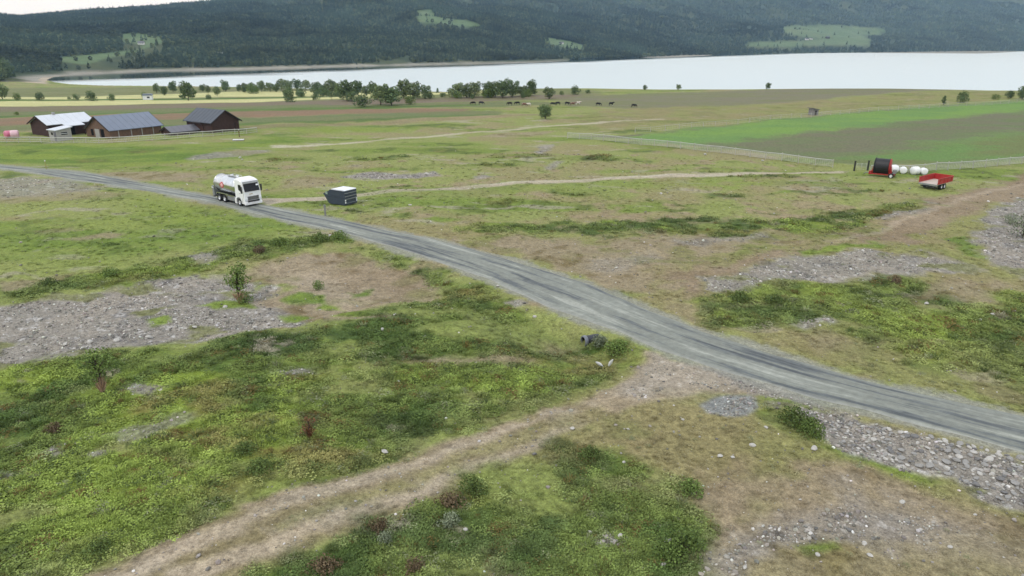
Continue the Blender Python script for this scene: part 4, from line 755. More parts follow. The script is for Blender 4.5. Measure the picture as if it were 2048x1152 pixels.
MB().tube([(4.3, -.4, .6), (5.6, 0, .5), (4.3, .4, .6)], .06, 6).build('drawbar', M_DARK, tl)
MB().box((.1, 0, .45), (.1, 1.9, .14)).build('under_run_bar', M_DARK, tl)

# ------------------------------------------------------------------ wrapped bales
M_BALE = mat('white_wrap', (.74, .75, .76), .3, .5, var=.08, scale=3, bump=.3); M_PINK = mat('pink_wrap', A(226, 128, 158), .35, .5, var=.12, scale=2, bump=.3); M_PALEPINK = mat('pale_pink_wrap', A(242, 200, 210), .35, .5, var=.1, scale=2, bump=.3)
def bale(px, py, r, ln, rz, label, m_, upright=False, group=None):
    x, y, z = place(px, py); o = empty('wrapped_bale', (x, y, z - .02), rz, label, 'bale', group)
    pr_ = [(.01, -ln / 2), (r * .55, -ln / 2), (r * .86, -ln * .46), (r, -ln * .36), (r * 1.02, -ln * .1), (r * 1.0, ln * .2), (r, ln * .36), (r * .86, ln * .46), (r * .55, ln / 2), (.01, ln / 2)]
    MB().lathe(pr_, (0, 0, ln / 2 if upright else r), 'Z' if upright else 'X', 22).build('wrap', m_, o)
    f_ = MB()
    for k in range(3):
        q = (-.25 + .25 * k) * ln; f_.lathe([(r * 1.0, q - .02), (r * 1.035, q), (r * 1.0, q + .02)], (0, 0, ln / 2 if upright else r), 'Z' if upright else 'X', 22)
    f_.build('wrap_fold', m_, o); return o
bale(1786, 346, .62, 1.2, .3, 'white wrapped bale behind the black hose reel', M_BALE)
bale(1805, 347, .52, 1.0, 1.2, 'round-topped white bale, leftmost of the three by the mesh fence', M_BALE); bale(1829, 349, .6, 1.15, .3, 'large white bale between two others by the mesh fence', M_BALE); bale(1846, 349, .5, .9, 1.5, 'small white bale at the trailer end of the bale row', M_BALE)
bale(18, 276, .75, 1.3, 1.0, 'deep pink wrapped bale at the left edge of the farmyard', M_PINK); bale(31, 276, .8, 1.5, .5, 'pale pink wrapped bale beside the grey farmyard shed fence', M_PALEPINK)

# ------------------------------------------------------------------ farm buildings
M_BROWN = mat('brown_boards', A(80, 60, 55), .8, .2, var=.22, scale=2, bump=.3, dirt=A(70, 56, 52)); M_BROWN2 = mat('reddish_boards', A(92, 66, 58), .8, .2, var=.2, scale=2, bump=.3); M_LBROWN = mat('weathered_boards', A(124, 100, 84), .8, .2, var=.2, scale=2, bump=.3)
M_RBLUE = mat('blue_grey_sheet', A(128, 138, 156), .45, .4, var=.07, scale=.8); M_RDARK = mat('slate_sheet', A(86, 92, 102), .5, .4, var=.1, scale=.8); M_RWHITE = mat('pale_sheet', A(226, 232, 240), .35, .5, var=.05, scale=.8); M_RGREY = mat('grey_sheet', A(116, 116, 124), .5, .4, var=.08)
M_WHITEWOOD = mat('pale_boards', A(186, 184, 180), .75, .2, var=.12, scale=2, bump=.2); M_BLACK = mat('dark_opening', (.012, .011, .011), .9, .1); M_TRIM = mat('dark_trim', A(64, 54, 52), .7, .2)
def house(name, label, px, py, phi, ln, wd, eave, ridge, wall_m, roof_m, over=.45, cat='barn', side=1):
    """corner at the given place; length runs along +x (turned by phi); width along +y*side"""
    x, y, z = place(px, py); o = empty(name, (x, y, z - .06), phi, label, cat)
    s = side; Wm = MB(); V = []
    for X in (0, ln): V += [(X, 0, 0), (X, s * wd, 0), (X, s * wd, eave), (X, s * wd / 2, ridge), (X, 0, eave)]
    Wm.add(V, [(0, 1, 2, 3, 4), (9, 8, 7, 6, 5), (0, 4, 9, 5), (1, 6, 7, 2), (0, 5, 6, 1), (4, 3, 8, 9), (3, 2, 7, 8)]); wl = Wm.build('wall', wall_m, o)
    sl = (ridge - eave) / (wd / 2); th = .12; e_z = eave - sl * over
    for k in (0, 1):
        y0_, y1_ = (-over * s, s * wd / 2) if k == 0 else (s * (wd + over), s * wd / 2)
        P = [(-over, y0_, e_z + .03), (ln + over, y0_, e_z + .03), (ln + over, y1_, ridge + .03), (-over, y1_, ridge + .03)]
        P2 = [(a, b_, c + th) for a, b_, c in P]; r_ = MB().add(P + P2, [(3, 2, 1, 0), (4, 5, 6, 7), (0, 1, 5, 4), (1, 2, 6, 5), (2, 3, 7, 6), (3, 0, 4, 7)]).build('roof_slope', roof_m, o)
        ns = max(3, int(ln / 1.2)); ss = MB()
        for i in range(ns + 1):
            xx = -over + .06 + (ln + 2 * over - .12) * i / ns; ss.add([(xx - .03, y0_, e_z + th + .032), (xx + .03, y0_, e_z + th + .032), (xx + .03, y1_, ridge + th + .032), (xx - .03, y1_, ridge + th + .032), (xx, y0_, e_z + th + .09), (xx, y1_, ridge + th + .09)], [(0, 4, 5, 3), (4, 1, 2, 5), (0, 1, 4), (3, 5, 2)])
        ss.build('standing_seam', roof_m, r_)
    for X in (-over - .03, ln + over + .03):
        g_ = MB()
        for k in (0, 1):
            y0_ = -over * s if k == 0 else s * (wd + over); g_.add([(X - .04, y0_, e_z - .1), (X + .04, y0_, e_z - .1), (X + .04, s * wd / 2, ridge - .1), (X - .04, s * wd / 2, ridge - .1), (X - .04, y0_, e_z + .14), (X + .04, y0_, e_z + .14), (X + .04, s * wd / 2, ridge + .14), (X - .04, s * wd / 2, ridge + .14)], [(3, 2, 1, 0), (4, 5, 6, 7), (0, 1, 5, 4), (1, 2, 6, 5), (2, 3, 7, 6), (3, 0, 4, 7)])
        g_.build('barge_board', M_TRIM, o)
    return o
R = math.radians
b2 = house('barn', 'brown barn with long blue-grey roof and open gable door, middle of the farm', 222, 278, R(60), 11.6, 8.4, 1.85, 4.3, M_LBROWN, M_RBLUE, .4)
MB().box((-.03, 2.6, .95), (.08, 1.1, 1.9)).build('doorway', M_BLACK, b2); MB().box((-.08, 4.3, 1.0), (.08, 1.5, 1.7)).build('door_leaf', M_WHITEWOOD, b2); MB().box((-.03, 6.2, 1.1), (.08, .8, 1.3)).build('doorway', M_BLACK, b2)
for X in (1.8, 4.6, 7.0, 9.6): MB().box((X, -.06, .95), (.16, .1, 1.9)).build('wall_post', M_WHITEWOOD, b2)
b3 = house('barn', 'dark red-brown barn with slate-grey roof at the right end of the farm', 426, 266, R(55) + math.pi / 2, 9.6, 6.6, 2.35, 4.5, M_BROWN, M_RDARK, .5, side=-1)
MB().box((4.6, .05, .95), (2.4, .12, 1.9)).build('barn_door', M_BROWN2, b3); MB().prism([(3.0, 1.98), (6.3, 1.98), (6.3, 2.06), (3.0, 2.06)], 0, .9).build('door_canopy', M_TRIM, b3)
for y_ in (-.06,): MB().box((-.05, -5.6, .9), (.1, .14, 1.8)).build('wall_post', M_TRIM, b3)
b1 = house('barn', 'brown barn with stepped white sheet roof at the left of the farm', 100, 274, R(60), 9.4, 6.6, 2.6, 4.1, M_BROWN, M_RWHITE, .45)
MB().add([(2.6, -.4, 2.52), (6.6, -.4, 2.52), (6.6, -2.0, 2.05), (2.6, -2.0, 2.05), (2.6, -.4, 2.64), (6.6, -.4, 2.64), (6.6, -2.0, 2.17), (2.6, -2.0, 2.17)], [(3, 2, 1, 0), (4, 5, 6, 7), (0, 1, 5, 4), (1, 2, 6, 5), (2, 3, 7, 6), (3, 0, 4, 7)]).build('porch_roof', M_RWHITE, b1)
for X in (2.8, 6.4): MB().box((X, -1.85, 1.0), (.14, .14, 2.1)).build('porch_post', M_BROWN, b1)
MB().box((4.6, -.04, 1.0), (1.4, .08, 2.0)).build('doorway', M_BLACK, b1); MB().box((3.3, 3.3, 4.35), (.5, .5, .7)).build('chimney', M_WHITEWOOD, b1)
x, y, z = place(116, 283); sh = empty('garden_shed', (x, y, z - .05), R(58), 'small pale grey wooden shed before the white-roofed barn', 'shed')
MB().prism([(0, 0), (2.9, 0), (2.9, 2.55), (0, 2.15)], 0, 3.0).build('wall', M_WHITEWOOD, sh)
MB().add([(-.25, -.25, 2.14), (3.2, -.25, 2.62), (3.2, 3.25, 2.62), (-.25, 3.25, 2.14), (-.25, -.25, 2.26), (3.2, -.25, 2.74), (3.2, 3.25, 2.74), (-.25, 3.25, 2.26)], [(3, 2, 1, 0), (4, 5, 6, 7), (0, 1, 5, 4), (1, 2, 6, 5), (2, 3, 7, 6), (3, 0, 4, 7)]).build('roof', M_RWHITE, sh)
wn = MB().box((1.5, -.02, 1.5), (1.2, .06, .5)).build('window', M_GLASS, sh); MB().box((1.5, -.06, 1.5), (1.3, .04, .08)).build('window_bar', M_WHITE, wn); MB().box((-.02, 1.7, 1.5), (.06, .7, .5)).build('window', M_GLASS, sh); MB().box((-.03, .6, .95), (.06, .8, 1.85)).build('door', M_RGREY, sh)
lw = house('low_shed', 'low shed of which mostly the grey sheet roof shows between two barns', 344, 271, R(52), 6.0, 4.5, .7, 1.6, M_BROWN, M_RGREY, .3, 'shed')
x, y, z = place(1626, 230); ht = empty('field_hut', (x, y, z - .05), R(20), 'tiny weathered grey hut standing alone above the green field', 'hut')
MB().prism([(-.9, 0), (.9, 0), (.9, 1.45), (-.9, 1.75)], -.9, .9).build('wall', mat('grey_hut_boards', A(150, 146, 146), .8, .2, bump=.2), ht); MB().box((0, 0, 1.74), (2.5, 2.3, .12), ry=.165).build('roof', M_RGREY, ht); MB().box((0, -.92, .7), (.6, .05, 1.2)).build('door', M_TRIM, ht)
x, y, z = place(296, 196); hb = empty('field_cabin', (x, y, z - .05), R(15), 'small white cabin with blue-grey roof among the hay strips', 'cabin')
MB().prism([(-1.8, 0), (1.8, 0), (1.8, 1.9), (-1.8, 1.9)], -1.2, 1.2).build('wall', M_WHITE, hb); MB().prism([(-2, 1.88), (2, 1.88), (1.7, 2.5), (-1.7, 2.5)], -1.35, 1.35).build('roof', M_RBLUE, hb); MB().box((.4, -1.22, 1.1), (1, .05, .6)).build('window', M_GLASS, hb)
# far houses on the hillside
def hz_at(px, py):
    a, f_, v = ray(px, py); best = None
    ts_ = np.linspace(600, 4000, 3400); zz = CAM_H + v * ts_; hh, _, _ = hill_z(a * ts_, f_ * ts_); k = np.argmax(hh > zz); return a * ts_[k], f_ * ts_[k], float(hh[k])
def far_house(px, py, s, wall_m, roof_m, label, rz=.2):
    x, y, z = hz_at(px, py); o = empty('farmhouse', (x, y, z - .3), rz, label, 'house'); L_, W2 = 5 * s, 3 * s
    MB().add([(-L_, -W2, 0), (L_, -W2, 0), (L_, W2, 0), (-L_, W2, 0), (-L_, -W2, 3.4 * s), (L_, -W2, 3.4 * s), (L_, W2, 3.4 * s), (-L_, W2, 3.4 * s), (-L_, 0, 5.6 * s), (L_, 0, 5.6 * s)], [(0, 1, 5, 4), (1, 2, 6, 9, 5), (2, 3, 7, 6), (3, 0, 4, 8, 7), (4, 5, 9, 8), (6, 7, 8, 9)]).build('wall', wall_m, o)
    for sy in (-1, 1): MB().add([(-L_ - .4, sy * (W2 + .5), 3.1 * s), (L_ + .4, sy * (W2 + .5), 3.1 * s), (L_ + .4, 0, 5.7 * s), (-L_ - .4, 0, 5.7 * s), (-L_ - .4, sy * (W2 + .5), 3.4 * s), (L_ + .4, sy * (W2 + .5), 3.4 * s), (L_ + .4, 0, 6.0 * s), (-L_ - .4, 0, 6.0 * s)], [(3, 2, 1, 0), (4, 5, 6, 7), (0, 1, 5, 4), (1, 2, 6, 5), (2, 3, 7, 6), (3, 0, 4, 7)]).build('roof_slope', roof_m, o)
    for k in (-.6, 0, .6): MB().box((k * L_, -W2 - .03, 1.7 * s), (1.2 * s, .08, 1.3 * s)).build('window', M_GLASS, o)
far_house(1613, 80, 1.1, M_WHITE, M_RDARK, 'white farmhouse, left of the pair in the far green clearing'); far_house(1622, 79, .9, M_WHITE, M_RDARK, 'white farmhouse, right of the pair in the far green clearing', .5); far_house(1655, 77, 1.2, M_BROWN, M_RDARK, 'brown barn right of the white houses in the far clearing')
far_house(283, 89, .75, M_WHITE, M_RGREY, 'small white house in the hillside meadow above the lake tip'); far_house(441, 110, .6, M_WHITE, M_RWHITE, 'long pale house among the trees on the near hillside', 0); far_house(1048, 104, .7, M_WHITE, M_RGREY, 'tiny white cottage among trees at the middle of the far shore'); far_house(1123, 88, .8, M_WHITE, M_RGREY, 'small white house in the narrow clearing above the far shore'); far_house(325, 28, .8, M_WHITE, M_RGREY, 'tiny pale cabin high on the near hillside')

# ------------------------------------------------------------------ fences
M_POST = mat('weathered_post', A(200, 196, 186), .8, .2, var=.15); M_NET = mat('galvanised_wire', A(208, 209, 202), .5, .4, .0, var=.08); M_DPOST = mat('dark_gate_post', A(66, 66, 62), .8, .2)
def fence(label, pts, step=2.8, h=1.2, nw=6, wr=.028, n_extra=None):
    P = spline([place(px, py)[:2] for px, py in pts], 10); d = np.concatenate([[0], np.cumsum(np.linalg.norm(np.diff(P, axis=0), axis=1))])
    S = np.arange(0, d[-1], step); X, Y = np.interp(S, d, P[:, 0]), np.interp(S, d, P[:, 1]); Z = terrain(X, Y); o = empty('fence', (X[0], Y[0], Z[0]), 0, label, 'fence'); me = MB().box((0, 0, h / 2 - .1), (.1, .1, h + .3), taper=.85).mesh('post', M_POST)
    for i in range(len(S)):
        q = link(bpy.data.objects.new('post', me), o); q.location = (X[i] - X[0], Y[i] - Y[0], Z[i] - Z[0]); q.rotation_euler = (random.uniform(-.05, .05), random.uniform(-.05, .05), random.uniform(0, 1)); q.scale = (1, 1, random.uniform(.92, 1.12))
    for k in range(nw):
        zz = h * (.16 + .80 * k / (nw - 1)); MB().tube([(X[i] - X[0], Y[i] - Y[0] - .06, Z[i] - Z[0] + zz) for i in range(len(S))], wr * (2.2 if k == nw - 1 else 1), 5, smooth=False).build('wire', M_NET, o)
    st = MB()
    for i in range(len(S) - 1):
        for f_ in np.linspace(0, 1, 9)[1:-1]:
            a = np.array([X[i], Y[i], Z[i]]) * (1 - f_) + np.array([X[i + 1], Y[i + 1], Z[i + 1]]) * f_ - np.array([X[0], Y[0] + .06, Z[0]]); st.box((a[0], a[1], a[2] + h * .56), (.02, .02, h * .8))
    st.build('mesh_stay', M_NET, o)['kind'] = 'stuff'; return o
fence('pale mesh fence running from the middle of the pasture to the gate', [(1135, 277), (1210, 282), (1350, 296), (1500, 314), (1600, 327), (1690, 338)]); fence('pale mesh fence from the white bales to the right edge of the field', [(1740, 346), (1830, 346), (1900, 340), (1960, 336), (2048, 328), (2250, 312)])
fence('weathered rail fence round the brown farm buildings', [(-60, 284), (60, 285), (160, 286), (260, 284), (330, 279), (400, 274), (450, 270), (500, 267), (528, 263)], 2.4, 1.1, 3, .035)
fence('thin post fence along the far side of the striped green field', [(1270, 266), (1350, 259), (1450, 250), (1600, 236), (1750, 222), (1900, 213), (2080, 203)], 4.2, 1.1, 3, .012)
for px, py, lab in ((1708, 342, 'dark wooden gate post at the end of the long mesh fence'), (1735, 341, 'dark wooden gate post beside the hose reel')):
    x, y, z = place(px, py); o = tag(MB().box((0, 0, .62), (.2, .2, 1.7), taper=.9).box((0, 0, 1.5), (.24, .24, .06)).build('gate_post', M_DPOST), lab, 'post', 'gate posts'); o.location = (x, y, z)
x0_, y0_, z0_ = place(1709, 342); x1_, y1_, z1_ = place(1734, 341); gt = empty('farm_gate', (x0_ + .2, y0_, z0_), ang_to(x1_ - x0_, y1_ - y0_), 'thin wire gate between the two dark posts', 'gate'); gl = math.hypot(x1_ - x0_, y1_ - y0_) - .4
for k in range(5): MB().tube([(0, 0, .25 + .22 * k), (gl, 0, .25 + .22 * k)], .018, 6).build('gate_bar', M_NET, gt)
for X in (0.02, gl / 2, gl - .02): MB().tube([(X, 0, .12), (X, 0, 1.2)], .025, 6).build('gate_stile', M_NET, gt)
def post(px, py, h, r, m_, label, cap=None):
    x, y, z = place(px, py); o = empty('marker_post', (x, y, z - .1), random.uniform(0, 3), label, 'post'); MB().box((0, 0, h / 2), (r * 2, r * 1.6, h), taper=.85).build('stake', m_, o)
    MB().box((0, 0, h - .12), (r * 2.3, r * 1.9, .16)).build('band', cap or M_LAMP, o); return o
post(651, 432, 1.4, .1, mat('faded_grey', A(150, 150, 144), .7, var=.2), 'short grey roadside post in front of the waste container', M_GREYP); post(93, 338, 1.5, .05, mat('yellow_stake', A(170, 164, 96), .7), 'thin yellowish stake on the far verge of the road at the left'); post(479, 274, 1.7, .08, mat('rust_stake', A(112, 74, 54), .8), 'rust-brown stake in the grass before the right-hand barn')
# white scraps and pallet
x, y, z = place(477, 281); o = empty('pallet', (x, y, z), .2, 'white pallet lying in the grass below the right-hand barn', 'pallet')
for k in range(6): MB().box((-.9 + .36 * k, 0, .2), (.28, 1.2, .05)).build('plank', M_WHITE, o)
for yy in (-.5, 0, .5): MB().box((0, yy, .1), (2.1, .14, .14)).build('bearer', M_WHITEWOOD, o)
for k, (px, py, r_, lab) in enumerate(((1206, 737, (-.5, 0.3), 'flat-lying torn white plastic scrap below the culvert'), (1217, 736, (.35, 1.2), 'upright torn white plastic scrap below the culvert'))):
    x, y, z = place(px, py); V = []; m_ = MB()
    for i in range(7):
        s_ = i / 6
        for q in (-1, 1):
            for th in (0, .012): V.append((q * .11 * math.sin(math.pi * (.12 + .82 * s_)), .05 * math.sin(s_ * 3) + th, s_ * .62))
    F = []
    for i in range(6):
        a = 4 * i; F += [(a, a + 4, a + 6, a + 2), (a + 1, a + 3, a + 7, a + 5), (a, a + 1, a + 5, a + 4), (a + 2, a + 6, a + 7, a + 3)]
    F += [(0, 2, 3, 1), (24, 25, 27, 26)]
    o = m_.add(V, F, True).build('plastic_scrap', M_BALE); tag(o, lab, 'litter', 'white plastic scraps'); o.location = (x, y, z + .12); o.rotation_euler = (.3, r_[0] if k else -.85, .2 if k else -.25)
# culvert pipe
x, y, z = place(1166, 690); cu = empty('culvert_pipe', (x, y, z + .28), R(24), 'dark ribbed culvert pipe poking out of the bank below the road', 'pipe'); M_PIPE = mat('black_pipe', A(58, 60, 68), .45, .4, var=.15)
pr_ = []; 
for k in range(26): pr_.append((.33 + (.02 if k % 2 else 0), .18 + k * .09))
MB().lathe(pr_ + [(.29, 2.4), (.29, .05)], (0, 0, 0), 'X', 22).build('pipe_wall', M_PIPE, cu); MB().lathe([(.29, 0), (.37, 0), (.38, .04), (.38, .2), (.35, .24), (.29, .24), (.29, 0)], (0, 0, 0), 'X', 22).build('collar', mat('pipe_collar', A(128, 132, 142), .4, .5, var=.12), cu)
MB().lathe([(.01, .9), (.288, .9)], (0, 0, 0), 'X', 16).build('bore_shade', M_BLACK, cu)  # black disc standing in for the shade inside the pipe
# ================================================================== trees, shrubs, cows
M_BARK = mat('bark', A(92, 84, 74), .9, .1, var=.3, scale=6, bump=.4)
def leaf_mat(name, c, var=.35):
    m, t, b = newmat(name, .75, .15); gi = node(t, 'ShaderNodeNewGeometry'); oi = node(t, 'ShaderNodeObjectInfo')
    ad = node(t, 'ShaderNodeMath', operation='ADD'); 
    mr = node(t, 'ShaderNodeMapRange'); mr.inputs[3].default_value = 1 - var; mr.inputs[4].default_value = 1 + var; t.links.new(gi.outputs['Random Per Island'], mr.inputs[0])
    m2 = node(t, 'ShaderNodeMapRange'); m2.inputs[3].default_value = .8; m2.inputs[4].default_value = 1.2; t.links.new(oi.outputs['Random'], m2.inputs[0])
    mm_ = node(t, 'ShaderNodeMath', operation='MULTIPLY'); t.links.new(mr.outputs[0], mm_.inputs[0]); t.links.new(m2.outputs[0], mm_.inputs[1])
    mu = node(t, 'ShaderNodeMix'); mu.data_type = 'RGBA'; mu.blend_type = 'MULTIPLY'; mu.inputs[0].default_value = 1; mu.inputs[6].default_value = tuple(c) + (1,); t.links.new(mm_.outputs[0], mu.inputs[7]); t.links.new(mu.outputs[2], b.inputs['Base Color']); return m
M_LEAF = leaf_mat('birch_leaf', A(126, 142, 96)); M_LEAFD = leaf_mat('dark_leaf', A(110, 130, 86)); M_LEAFG = leaf_mat('willow_leaf', A(140, 150, 122)); M_LEAFB = leaf_mat('bush_leaf', A(112, 134, 70)); M_DRY = leaf_mat('dry_twig_leaf', A(196, 164, 136)); M_RUST = leaf_mat('rusty_leaf', A(132, 92, 68))
def tree_meshes(seed, h=1.0, wid=.6, trunk=.22, lobes=9, nl=900, ls=.032, leaf=M_LEAF, oval=.55):
    r = np.random.default_rng(seed); tb = MB(); tw = .022
    tb.tube([(0, 0, -.04), (.01 * r.normal(), .01 * r.normal(), trunk), (.02 * r.normal(), .02 * r.normal(), h * .6), (.03 * r.normal(), .03 * r.normal(), h * .86)], [tw * 1.3, tw, tw * .6, tw * .15], 7)
    Cs = []
    for k in range(lobes):
        a = k * 2.4 + r.uniform(-.4, .4); zt = trunk + (h - trunk) * (.16 + .74 * k / lobes); rr = wid / 2 * (1 - ((zt - h * oval) / (h * .62)) ** 2) * r.uniform(.25, .85)
        c = np.array([rr * math.cos(a), rr * math.sin(a), zt]); Cs.append((c, wid * r.uniform(.18, .3))); tb.tube([(0, 0, max(trunk * .8, zt - .18 * h)), tuple(c * [.6, .6, 1] - [0, 0, .05 * h]), tuple(c)], [tw * .5, tw * .3, tw * .1], 5)
    P = []; Nn = []
    for c, s_ in Cs:
        n_ = nl // lobes; d = r.normal(size=(n_, 3)); d /= np.linalg.norm(d, axis=1)[:, None]; q = c + d * (s_ * r.uniform(.35, 1.0, (n_, 1)) ** .6) * np.array([1, 1, .85]); P.append(q); Nn.append(d)
    P = np.concatenate(P); V, F = leaf_quads(P, np.full(len(P), ls), np.concatenate(Nn), r, .75); V[:, 2] = np.maximum(V[:, 2], .01)
    return tb.mesh('trunk', M_BARK), mesh_np('crown', V, F, leaf)
T_BIRCH = [tree_meshes(10 + k, wid=.86 + .08 * (k % 3), trunk=.10 + .05 * (k % 2), lobes=12, nl=1500, ls=.04, leaf=M_LEAF if k % 2 else M_LEAFD) for k in range(6)]
T_ROUND = [tree_meshes(26, wid=.95, trunk=.12, lobes=18, nl=2200, ls=.036, leaf=M_LEAFD)]
T_BUSH = [tree_meshes(30 + k, wid=1.35 + .2 * (k % 2), trunk=.04, lobes=11, nl=1000, ls=.05, leaf=M_LEAFB if k % 2 else M_LEAFD, oval=.4) for k in range(4)]
T_SPARSE = [tree_meshes(50 + k, wid=.7, trunk=.3, lobes=7, nl=150, ls=.04, leaf=M_LEAF) for k in range(2)]
T_CONE = [tree_meshes(60 + k, wid=.5, trunk=.06, lobes=10, nl=800, ls=.035, leaf=M_LEAFD, oval=.25) for k in range(2)]
def tree(px, by, ty, kind, label, group=None, name='tree', cat='tree', xy=None):
    x, y, z = place(px, by); d = math.hypot(x, y) * 1.0; dep = y * math.cos(PITCH) + (CAM_H - z) * math.sin(PITCH); h = (by - ty) * dep / F_PX * 1.12
    o = empty(name, (x, y, z - .05), random.uniform(0, 6.3), label, cat, group); tm, cm = random.choice(kind); k = random.uniform(.85, 1.15); kx = random.uniform(.85, 1.2)
    for nm, me in (('trunk', tm), ('crown', cm)):
        q = link(bpy.data.objects.new(nm, me), o); q.scale = (h * k * kx, h * k / kx, h)
    return o
B, U_, S_, N_ = T_BIRCH, T_BUSH, T_SPARSE, T_CONE
ORD = 'first second third fourth fifth sixth seventh eighth ninth tenth eleventh twelfth thirteenth fourteenth fifteenth sixteenth seventeenth eighteenth nineteenth twentieth'.split()
def ordinal(i): return ORD[i] if i < 20 else 'twenty-' + ORD[i - 20] if i < 29 else ('thirtieth' if i == 29 else 'thirty-' + ORD[min(i - 30, 8)])
row = [(313, 183, 166, B), (329, 187, 171, B), (346, 181, 162, B), (376, 198, 165, B), (405, 180, 167, B), (416, 183, 169, B), (434, 188, 171, B), (451, 180, 160, B), (479, 180, 167, B), (490, 181, 165, B), (503, 181, 164, B), (523, 180, 161, B), (540, 180, 164, B), (552, 180, 165, B),
       (564, 180, 158, B), (578, 178, 160, B), (595, 177, 158, B), (612, 178, 160, B), (633, 183, 161, B), (647, 184, 165, B), (663, 184, 156, B), (676, 184, 162, B), (694, 201, 165, B), (716, 186, 158, B), (733, 187, 168, B), (747, 190, 165, B), (762, 210, 174, B), (783, 211, 176, B), (808, 196, 163, B), (827, 198, 168, B), (851, 198, 173, B),
       (916, 196, 170, B), (933, 196, 171, B), (949, 194, 167, B), (977, 195, 167, B), (990, 194, 167, B), (1006, 196, 163, B), (1025, 194, 164, B), (1042, 192, 174, B)]
TREES = 'trees in the row before the lake'
for i, (px, by, ty, k) in enumerate(row): tree(px, by, ty, k, f'leafy birch, {ordinal(i)} from the left in the row before the lake', TREES)
for px, by, ty, k, lab in [(1062, 191, 164, B, 'rounded birch at the right end of the main tree row'), (1098, 198, 177, B, 'low birch right of the gap after the main tree row'), (1150, 189, 174, U_, 'broad bush standing alone before the lake, right of the tree row'), (1090, 238, 213, T_ROUND, 'lone round tree in the middle of the pasture'),
                           (1289, 180, 171, B, 'small tree on the lake horizon, leftmost of four'), (1357, 180, 170, B, 'small tree on the lake horizon, second of four'), (1536, 179.5, 167, B, 'small dark tree on the lake horizon, third of four'), (1765, 177.5, 165, S_, 'bare thin tree on the field edge against the lake'), (1887, 210, 192, N_, 'slim dark upright tree left of the round bush at the field edge'),
                           (2020, 197, 183, B, 'left tree of the cluster at the right edge by the lake'), (2044, 199, 175, B, 'taller right tree of the cluster at the right edge by the lake'), (5, 197, 171, B, 'round dark tree at the left edge behind the hay strips'), (875, 178, 167, N_, 'small pointed tree behind the tree row'), (720, 172, 158, N_, 'pointed tree rising behind the left tree row')]:
    tree(px, by, ty, k, lab)
for px, by, ty, k, lab in [(578, 204, 183, U_, 'broad green bush at the end of the pale hay strip'), (725, 214, 192, U_, 'dark spreading bush before the brown ploughed field'), (703, 203, 186, U_, 'bush left of the dark spreading bush by the ploughed field'), (631, 199, 188, U_, 'low pale bush in the hay strip'), (664, 200, 188, S_, 'thin small shrub in the hay strip'), (417, 195, 186, U_, 'small bush below the left trees of the row'), (885, 194, 186, U_, 'low bush in the gap of the tree row'), (820, 209, 195, U_, 'little shrub at the plough edge under the trees'),
                           (35, 199, 187, U_, 'small bush in the left hay strip, nearest the edge tree'), (80, 199, 185, U_, 'reddish-green bush in the left hay strip'), (152, 199, 188, U_, 'small round bush left of the long hedge bush'), (183, 200, 183, U_, 'long low hedge bush in the left hay strip'), (224, 199, 187, U_, 'small bush right of the long hedge bush'), (289, 192, 183, U_, 'bush beside the small white cabin'), (138, 197, 192, U_, 'tiny bush at the far left strip'),
                           (1924, 206, 186, T_BUSH[::2], 'round dark bush at the top edge of the striped field'), (1990, 199, 190, U_, 'low bush left of the right-edge tree cluster'), (1123, 190, 183, U_, 'low bush beside the lone lakeside bush'), (1176, 187, 180, U_, 'low shrub on the shore right of the lone bush'), (34, 230, 224, U_, 'dark low bush alone in the strip behind the pink bales'), (860, 197, 186, U_, 'bush under the right part of the tree row')]:
    tree(px, by, ty, k, lab, None, 'bush', 'bush')
for i, px in enumerate(sorted(random.choice((random.uniform(470, 700), random.uniform(640, 860), random.uniform(890, 1070))) for _ in range(38))):
    by = np.interp(px, [470, 700, 860, 1070], [183, 189, 196, 195]) + random.uniform(-3, 3)
    tree(px, by, by - random.uniform(8, 17), U_ + B[:2], f'low shrub under the lakeside trees, {ordinal(i)} from the left in its belt', 'shrubs under the lakeside trees', 'bush', 'bush')
for px, by, ty, lab in [(6, 160, 124, 'tall leafy tree at the tip of the lake, at the left edge'), (20, 160, 132, 'second leafy tree at the tip of the lake'), (-8, 162, 128, 'tree cut by the left edge at the tip of the lake')]: tree(px, by, ty, B, lab)
def tree3(x, y, z, h, kind, label, name, cat, extra=None, wk=1.0):
    o = empty(name, (x, y, z - .03), random.uniform(0, 6.3), label, cat); tm, cm = kind
    for nm, me in (('trunk', tm), ('crown', cm)):
        q = link(bpy.data.objects.new(nm, me), o); q.scale = (h * wk, h * wk, h)
    if extra:
        q = link(bpy.data.objects.new('dead_twigs', extra), o); q.scale = (h, h, h)
    return o
def twigs(seed, n=70, H_=.5, R_=.16, m_=M_DRY):
    r = random.Random(seed); tb = MB()
    for _ in range(n):
        a = r.uniform(0, 6.3); q = r.uniform(.2, 1) * R_; z = r.uniform(.0, .15); tb.tube([(q * .2 * math.cos(a), q * .2 * math.sin(a), z), (q * math.cos(a), q * math.sin(a), r.uniform(.5, 1) * H_)], [.008, .003], 4, False, False)
    return tb.mesh('dead_twigs', m_)
SAP = [tree_meshes(70 + k, wid=.62, trunk=.30, lobes=18, nl=900, ls=.026, leaf=M_LEAFB, oval=.66) for k in range(3)]
x, y, z = place(480, 606); tree3(x, y, z, 3.2, SAP[0], 'birch sapling with brown twiggy foot on the gravel bed', 'sapling', 'sapling', twigs(1, 60, .34, .2))
x, y, z = place(206, 788); tree3(x, y, z, 2.8, SAP[1], 'birch sapling with brown foot in the green heath at the left', 'sapling', 'sapling', twigs(2, 60, .42, .14))
D_ = tree_meshes(80, wid=.5, trunk=.2, lobes=7, nl=150, ls=.03, leaf=M_RUST, oval=.5)
